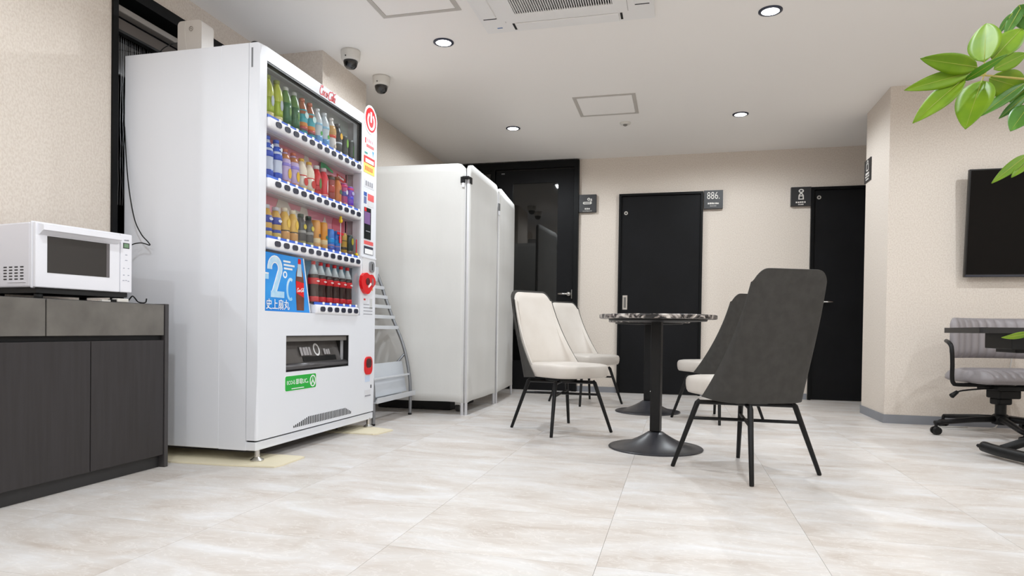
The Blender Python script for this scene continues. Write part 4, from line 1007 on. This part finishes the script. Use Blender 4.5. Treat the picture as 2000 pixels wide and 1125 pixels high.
marks('sign_print', 5, .11, .014, (XP-.008, 5.67, 1.837), NX, Z_, SG, s3_, 9); marks('sign_print', 5, .08, .012, (XP-.008, 5.67, 1.816), NX, Z_, SG, s3_, 10)

# ================================================================== wall screen
tv = thing('wall_television', 'large black flat television on the right wall', 'television', (2.485, YP-.085, 1.37))
tv.rotation_euler = (math.radians(4.0), 0, 0)
TVW, TVH = 1.235, .715
obj('bezel', B(-TVW/2, TVW/2, -.008, .022, -TVH/2, TVH/2, bev=.003), mat('tv_black', (10,10,10), .35), tv)
obj('screen', B(-TVW/2+.009, TVW/2-.009, -.0095, -.007, -TVH/2+.020, TVH/2-.009), mat('tv_screen', (16,14,13), .2, spec=.12), tv)
obj('lower_edge', B(-TVW/2+.003, TVW/2-.003, -.0098, -.007, -TVH/2+.003, -TVH/2+.016), mat('tv_edge', (66,68,78), .25, .4), tv)
obj('wall_mount', B(-.2, .2, .022, .05, -.15, .15), BLACKP, tv)

# ================================================================== office chair (facing the room)
oc = thing('office_chair', 'grey tufted leather office chair on black casters by the right wall', 'office chair', (1.955, 4.73, 0), math.radians(16))
LEA = mat('grey_leather', (150,144,146), .42, bump=(300,.08))
def channel_pad(w_, h_, th_, nch, bend, bm=None):
    """pad in local xz, front toward -y, vertical channels"""
    bm = bm or bmesh.new(); nu, nv = nch*6, 14; Fv = []; Bk = []
    for j in range(nv+1):
        v = -1+2*j/nv; rf = []; rb = []
        for i in range(nu+1):
            u = -1+2*i/nu
            cor = max(0, abs(u)-.86)/.14; hz_ = h_/2*(1-.30*cor**2)
            ch_ = abs(math.sin(PI*(i % 6)/6))**.5
            edge = (1-abs(v)**6)*(1-abs(u)**14)
            x = u*w_/2; z = v*hz_; yb = -bend*u*u
            rf.append(bm.verts.new((x, yb-th_*(.30+.70*edge)*(.74+.26*ch_), z))); rb.append(bm.verts.new((x, yb+th_*.25*edge, z)))
        Fv.append(rf); Bk.append(rb)
    for j in range(nv):
        for i in range(nu):
            bm.faces.new((Fv[j][i], Fv[j][i+1], Fv[j+1][i+1], Fv[j+1][i])); bm.faces.new((Bk[j][i+1], Bk[j][i], Bk[j+1][i], Bk[j+1][i+1]))
    for j in range(nv):
        bm.faces.new((Bk[j][0], Fv[j][0], Fv[j+1][0], Bk[j+1][0])); bm.faces.new((Fv[j][nu], Bk[j][nu], Bk[j+1][nu], Fv[j+1][nu]))
    for i in range(nu):
        bm.faces.new((Fv[nv][i], Fv[nv][i+1], Bk[nv][i+1], Bk[nv][i])); bm.faces.new((Fv[0][i+1], Fv[0][i], Bk[0][i], Bk[0][i+1]))
    return bm
bkp = obj('backrest', channel_pad(.57, .255, .06, 10, .10), LEA, oc, True); bkp.location = (0, .17, .605)
st_ = bmesh.new(); channel_pad(.51, .42, .075, 10, 0, st_)
stp = obj('seat', st_, LEA, oc, True); stp.location = (0, -.02, .345); stp.rotation_euler = (-PI/2, 0, 0)
stp.scale = (1,1,1)
for s in (-1, 1):
    arm = obj('arm_frame', T(smoothpath([(s*.285,.10,.585),(s*.325,.02,.575),(s*.335,-.02,.545),(s*.335,-.03,.45),(s*.335,-.03,.36),(s*.325,-.03,.327),(s*.29,-.03,.318),(s*.08,-.03,.318)], 5), .0125, 10), BLACKM, oc, True)
obj('tilt_mechanism', box(box(B(-.09, .09, -.09, .09, .285, .315, bev=.006), -.06, .075, -.07, .05, .235, .288, bev=.008), -.045, .045, -.04, .04, .195, .238, bev=.01), BLACKP, oc)
lv = obj('height_lever', T(smoothpath([(-.08,-.04,.300),(-.20,-.05,.292),(-.30,-.06,.282),(-.335,-.065,.268)], 5), .005, 8), BLACKP, oc, True); obj('lever_grip', T([(-.325,-.063,.276), (-.365,-.072,.252)], [.011,.016], 10), BLACKP, lv, True)
obj('gas_column', lathe([(.030,.07), (.030,.20), (.020,.205), (.020,.25)], 20), BLACKM, oc, 'auto')
obj('star_hub', lathe([(.045,.075), (.048,.085), (.048,.125), (.035,.135)], 20), BLACKP, oc, 'auto')
for k in range(5):
    a = math.radians(175+k*72); d = Vector((math.cos(a), math.sin(a), 0)); n_ = Vector((-d.y, d.x, 0))
    lg = obj('star_leg', T([d*.03+Vector((0,0,.105)), d*.16+Vector((0,0,.098)), d*.35+Vector((0,0,.078)), d*.395+Vector((0,0,.074))], [.026,.022,.018,.016], 10, .8), BLACKP, oc, True)
    c0 = d*.392+n_*.01
    cw = bmesh.new()
    for s in (-1, 1): tube(cw, [c0+n_*s*.006+Vector((0,0,.027)), c0+n_*s*.026+Vector((0,0,.027))], [.027,.023], 16)
    tube(cw, [c0+Vector((0,0,.03)), c0+Vector((0,0,.075))], .009, 8)
    obj('caster', cw, BLACKP, lg, 'auto')
wcb = obj('floor_cable', T(smoothpath([(1.90,5.06,.006),(1.72,5.02,.006),(1.66,4.98,.006),(1.74,4.94,.006),(1.90,4.95,.006),(2.02,5.02,.006),(2.10,5.10,.05),(2.15,5.125,.3),(2.2,5.13,.6)], 6), .004, 6), mat('cable_white', (214,212,208), .5), None, True)
tag(wcb, 'pale cable looped on the floor behind the office chair', 'cable')

# ================================================================== tilting side desk at the right edge
dk = thing('lift_desk', 'black lift desk at the right edge with round tube foot', 'desk', (2.10, 3.97, 0))
obj('desk_top', prism(rrect(1.30,.50,.03,4), .028, (0,0,.634), X_, Y_), mat('desk_black', (34,33,34), .35), dk)
obj('lift_box', B(-.50, -.28, -.20, .10, .555, .637, bev=.004), BLACKP, dk); obj('lift_motor', B(-.44, -.34, -.10, .12, .535, .557, bev=.004), BLACKP, dk)
obj('column', T([(.10,.05,.10), (.10,.05,.56)], .03, 14), BLACKM, dk, 'auto')
obj('cross_bar', B(-.47, .40, -.02, .06, .57, .60, bev=.004), BLACKM, dk)
ft = obj('foot_tube', T(smoothpath([(-.545,-.03,.045),(-.52,-.12,.040),(-.46,-.30,.038),(-.40,-.45,.038)], 6), .027, 14), BLACKM, dk, True); obj('end_plug', lathe([(.001,-.012), (.024,-.008), (.029,0), (.024,.008), (.001,.012)], 14, center=(-.547,-.025,.046)), BLACKP, ft, True)
obj('strut', T([(-.50,-.13,.05), (-.25,.0,.115), (.10,.05,.20)], .022, 12), BLACKM, dk, True)

# ================================================================== pot plant at the right edge
pl = thing('money_tree', 'potted money tree reaching in from the right edge with bright green leaves', 'plant', (1.02, 1.82, 0))
LEAF = mat('leaf_green', (118,150,18), .5, var=(14,(96,134,16)), spec=.3); LEAFD = mat('leaf_deep', (58,108,30), .4, var=(10,(84,136,36)))
STEM = mat('stem_tan', (176,160,84), .5); BARK = mat('bark', (108,88,62), .8, bump=(60,.6))
BASE = Vector((1.02, 1.82, 0))
def leaf(base, tip, width, m_, bow=.12, fold=.18, facing=None, par=pl):
    a = base-BASE; b = tip-BASE; ax = b-a; L_ = ax.length; ax.normalize()
    tocam = facing if facing else Vector((-.48,-.84,-.26)).normalized()   # leaves open toward the room
    sd = ax.cross(tocam).normalized(); n = sd.cross(ax).normalized()
    bm = bmesh.new(); nu, nv = 14, 6; R = []
    for i in range(nu+1):
        s = i/nu; wd_ = width/2*(math.sin(PI*min(1,s**.82))**.75)*(1.0 if s < .97 else .5) if 0 < s < 1 else .0006
        row = []
        for j in range(nv+1):
            q = -1+2*j/nv
            p = a+ax*(L_*s)+sd*(wd_*q)+n*(bow*L_*(s*(1-s))*1.0-.0+fold*wd_*(abs(q)-.5)+.02*L_*math.sin(9*s)*q*q*.3)
            row.append(bm.verts.new(p))
        R.append(row)
    for i in range(nu):
        for j in range(nv): bm.faces.new((R[i][j], R[i][j+1], R[i+1][j+1], R[i+1][j]))
    o = obj('leaf', bm, m_, par, True)
    md = o.modifiers.new('thickness', 'SOLIDIFY'); md.thickness = .0007
    obj('midrib', T([a+ax*(L_*s)+n*(bow*L_*s*(1-s)-fold*width/4*math.sin(PI*s)**.75+.0006) for s in (0,.2,.4,.6,.8,.96)], [.0010,.0009,.0008,.0007,.0005,.0003], 6), mat('midrib_green', (150,164,60), .5), o, True)
# leaflets: base, tip, width, material
leaf(Vector((0.647,1.715,1.227)), Vector((0.504,1.628,1.224)), 0.044, LEAF)
leaf(Vector((0.630,1.711,1.214)), Vector((0.481,1.653,1.165)), 0.037, LEAF)
leaf(Vector((0.620,1.708,1.202)), Vector((0.498,1.646,1.089)), 0.045, LEAF)
leaf(Vector((0.658,1.718,1.197)), Vector((0.599,1.640,1.068)), 0.072, LEAF)
leaf(Vector((0.663,1.720,1.239)), Vector((0.692,1.790,1.354)), 0.067, LEAF)
leaf(Vector((0.680,1.724,1.245)), Vector((0.769,1.799,1.339)), 0.056, LEAF)
leaf(Vector((0.674,1.722,1.203)), Vector((0.790,1.833,1.211)), 0.064, LEAF)
leaf(Vector((0.620,1.708,1.196)), Vector((0.666,1.617,1.215)), 0.019, LEAFD)
leaf(Vector((0.683,1.724,1.222)), Vector((0.754,1.743,1.260)), 0.035, LEAF)
HUB = Vector((0.663,1.719,1.209))
for p_ in ((0.647,1.715,1.227), (0.630,1.711,1.214), (0.620,1.708,1.202), (0.658,1.718,1.197), (0.663,1.720,1.239), (0.680,1.724,1.245)):
    obj('leaf_stalk', T([Vector(p_)-BASE, HUB-BASE], .0016, 6), STEM, pl)
leaf(Vector((0.775,1.812,1.401)), Vector((0.734,1.800,1.324)), 0.027, LEAFD)
leaf(Vector((0.766,1.809,1.399)), Vector((0.792,1.815,1.339)), 0.045, LEAFD)
leaf(Vector((0.752,1.806,1.380)), Vector((0.727,1.819,1.337)), 0.016, LEAFD)
leaf(Vector((0.785,1.812,1.218)), Vector((0.666,1.750,1.125)), 0.029, LEAFD)
leaf(Vector((0.788,1.812,1.188)), Vector((0.733,1.818,1.137)), 0.021, LEAFD)
leaf(Vector((0.793,1.813,1.164)), Vector((0.742,1.779,1.096)), 0.048, LEAFD)
leaf(Vector((0.790,1.813,1.206)), Vector((0.763,1.837,1.180)), 0.029, LEAFD)
leaf(Vector((0.735,1.683,1.017)), Vector((0.647,1.629,0.947)), 0.023, LEAF)
leaf(Vector((0.741,1.685,1.009)), Vector((0.688,1.640,0.960)), 0.021, LEAF)
leaf(Vector((0.748,1.681,0.628)), Vector((0.672,1.631,0.617)), 0.016, LEAF)
obj('petiole', T([HUB-BASE, Vector((0.750,1.741,1.202))-BASE, Vector((.98,1.83,1.20))-BASE, Vector((1.03,1.84,1.10))-BASE], [.0022,.0026,.003,.004], 8), STEM, pl, True)
for p_ in ((0.787,1.812,1.218), (0.782,1.813,1.404), (0.739,1.684,1.016), (0.748,1.681,0.628)):
    p_ = Vector(p_)
    obj('petiole', T([p_-BASE, (p_+Vector((1.03,1.84,1.0)))/2-BASE+Vector((.05,.02,.05)), Vector((1.03,1.84, min(1.1, p_.z)))-BASE], [.0022,.003,.004], 8), mat('stem_brown', (132,92,66), .6), pl, True)
for k in range(14):   # foliage outside the frame
    a = math.radians(-100+k*19); p0 = Vector((1.03,1.84,.95+.035*k)); p1_ = p0+Vector((.10*math.cos(a)+.07, .10*math.sin(a), .05))
    if p1_.x < 1.05: p1_.x = 1.08
    leaf(p1_, p1_+Vector((.12*abs(math.cos(a))+.02, .12*math.sin(a), -.04)), .05, LEAF, facing=Vector((0,0,1)))
for q in range(3):
    obj('trunk', T(smoothpath([(.0+.018*math.cos(q*2.1+s*4), .02+.018*math.sin(q*2.1+s*4), .28+s*.85) for s in [i/8 for i in range(9)]], 3), .014, 8), BARK, pl, True)
obj('pot', lathe([(.085,0), (.10,.01), (.125,.28), (.13,.30), (.118,.30), (.115,.27), (.02,.27)], 28), mat('pot_white', (226,222,216), .5), pl, 'auto')

# ------------------------------------------------------------------ put every Empty at the base of its thing
bpy.context.view_layer.update()
for o in [o for o in COL.objects if o.type == 'EMPTY' and o.parent is None and o.location.length < 1e-6]:
    pts = []
    for c in o.children:
        if c.type == 'MESH': pts += [c.matrix_world @ Vector(q) for q in c.bound_box]
    if not pts: continue
    b_ = Vector(((min(p.x for p in pts)+max(p.x for p in pts))/2, (min(p.y for p in pts)+max(p.y for p in pts))/2, min(p.z for p in pts)))
    o.location = b_
    for c in o.children: c.location = c.location-b_
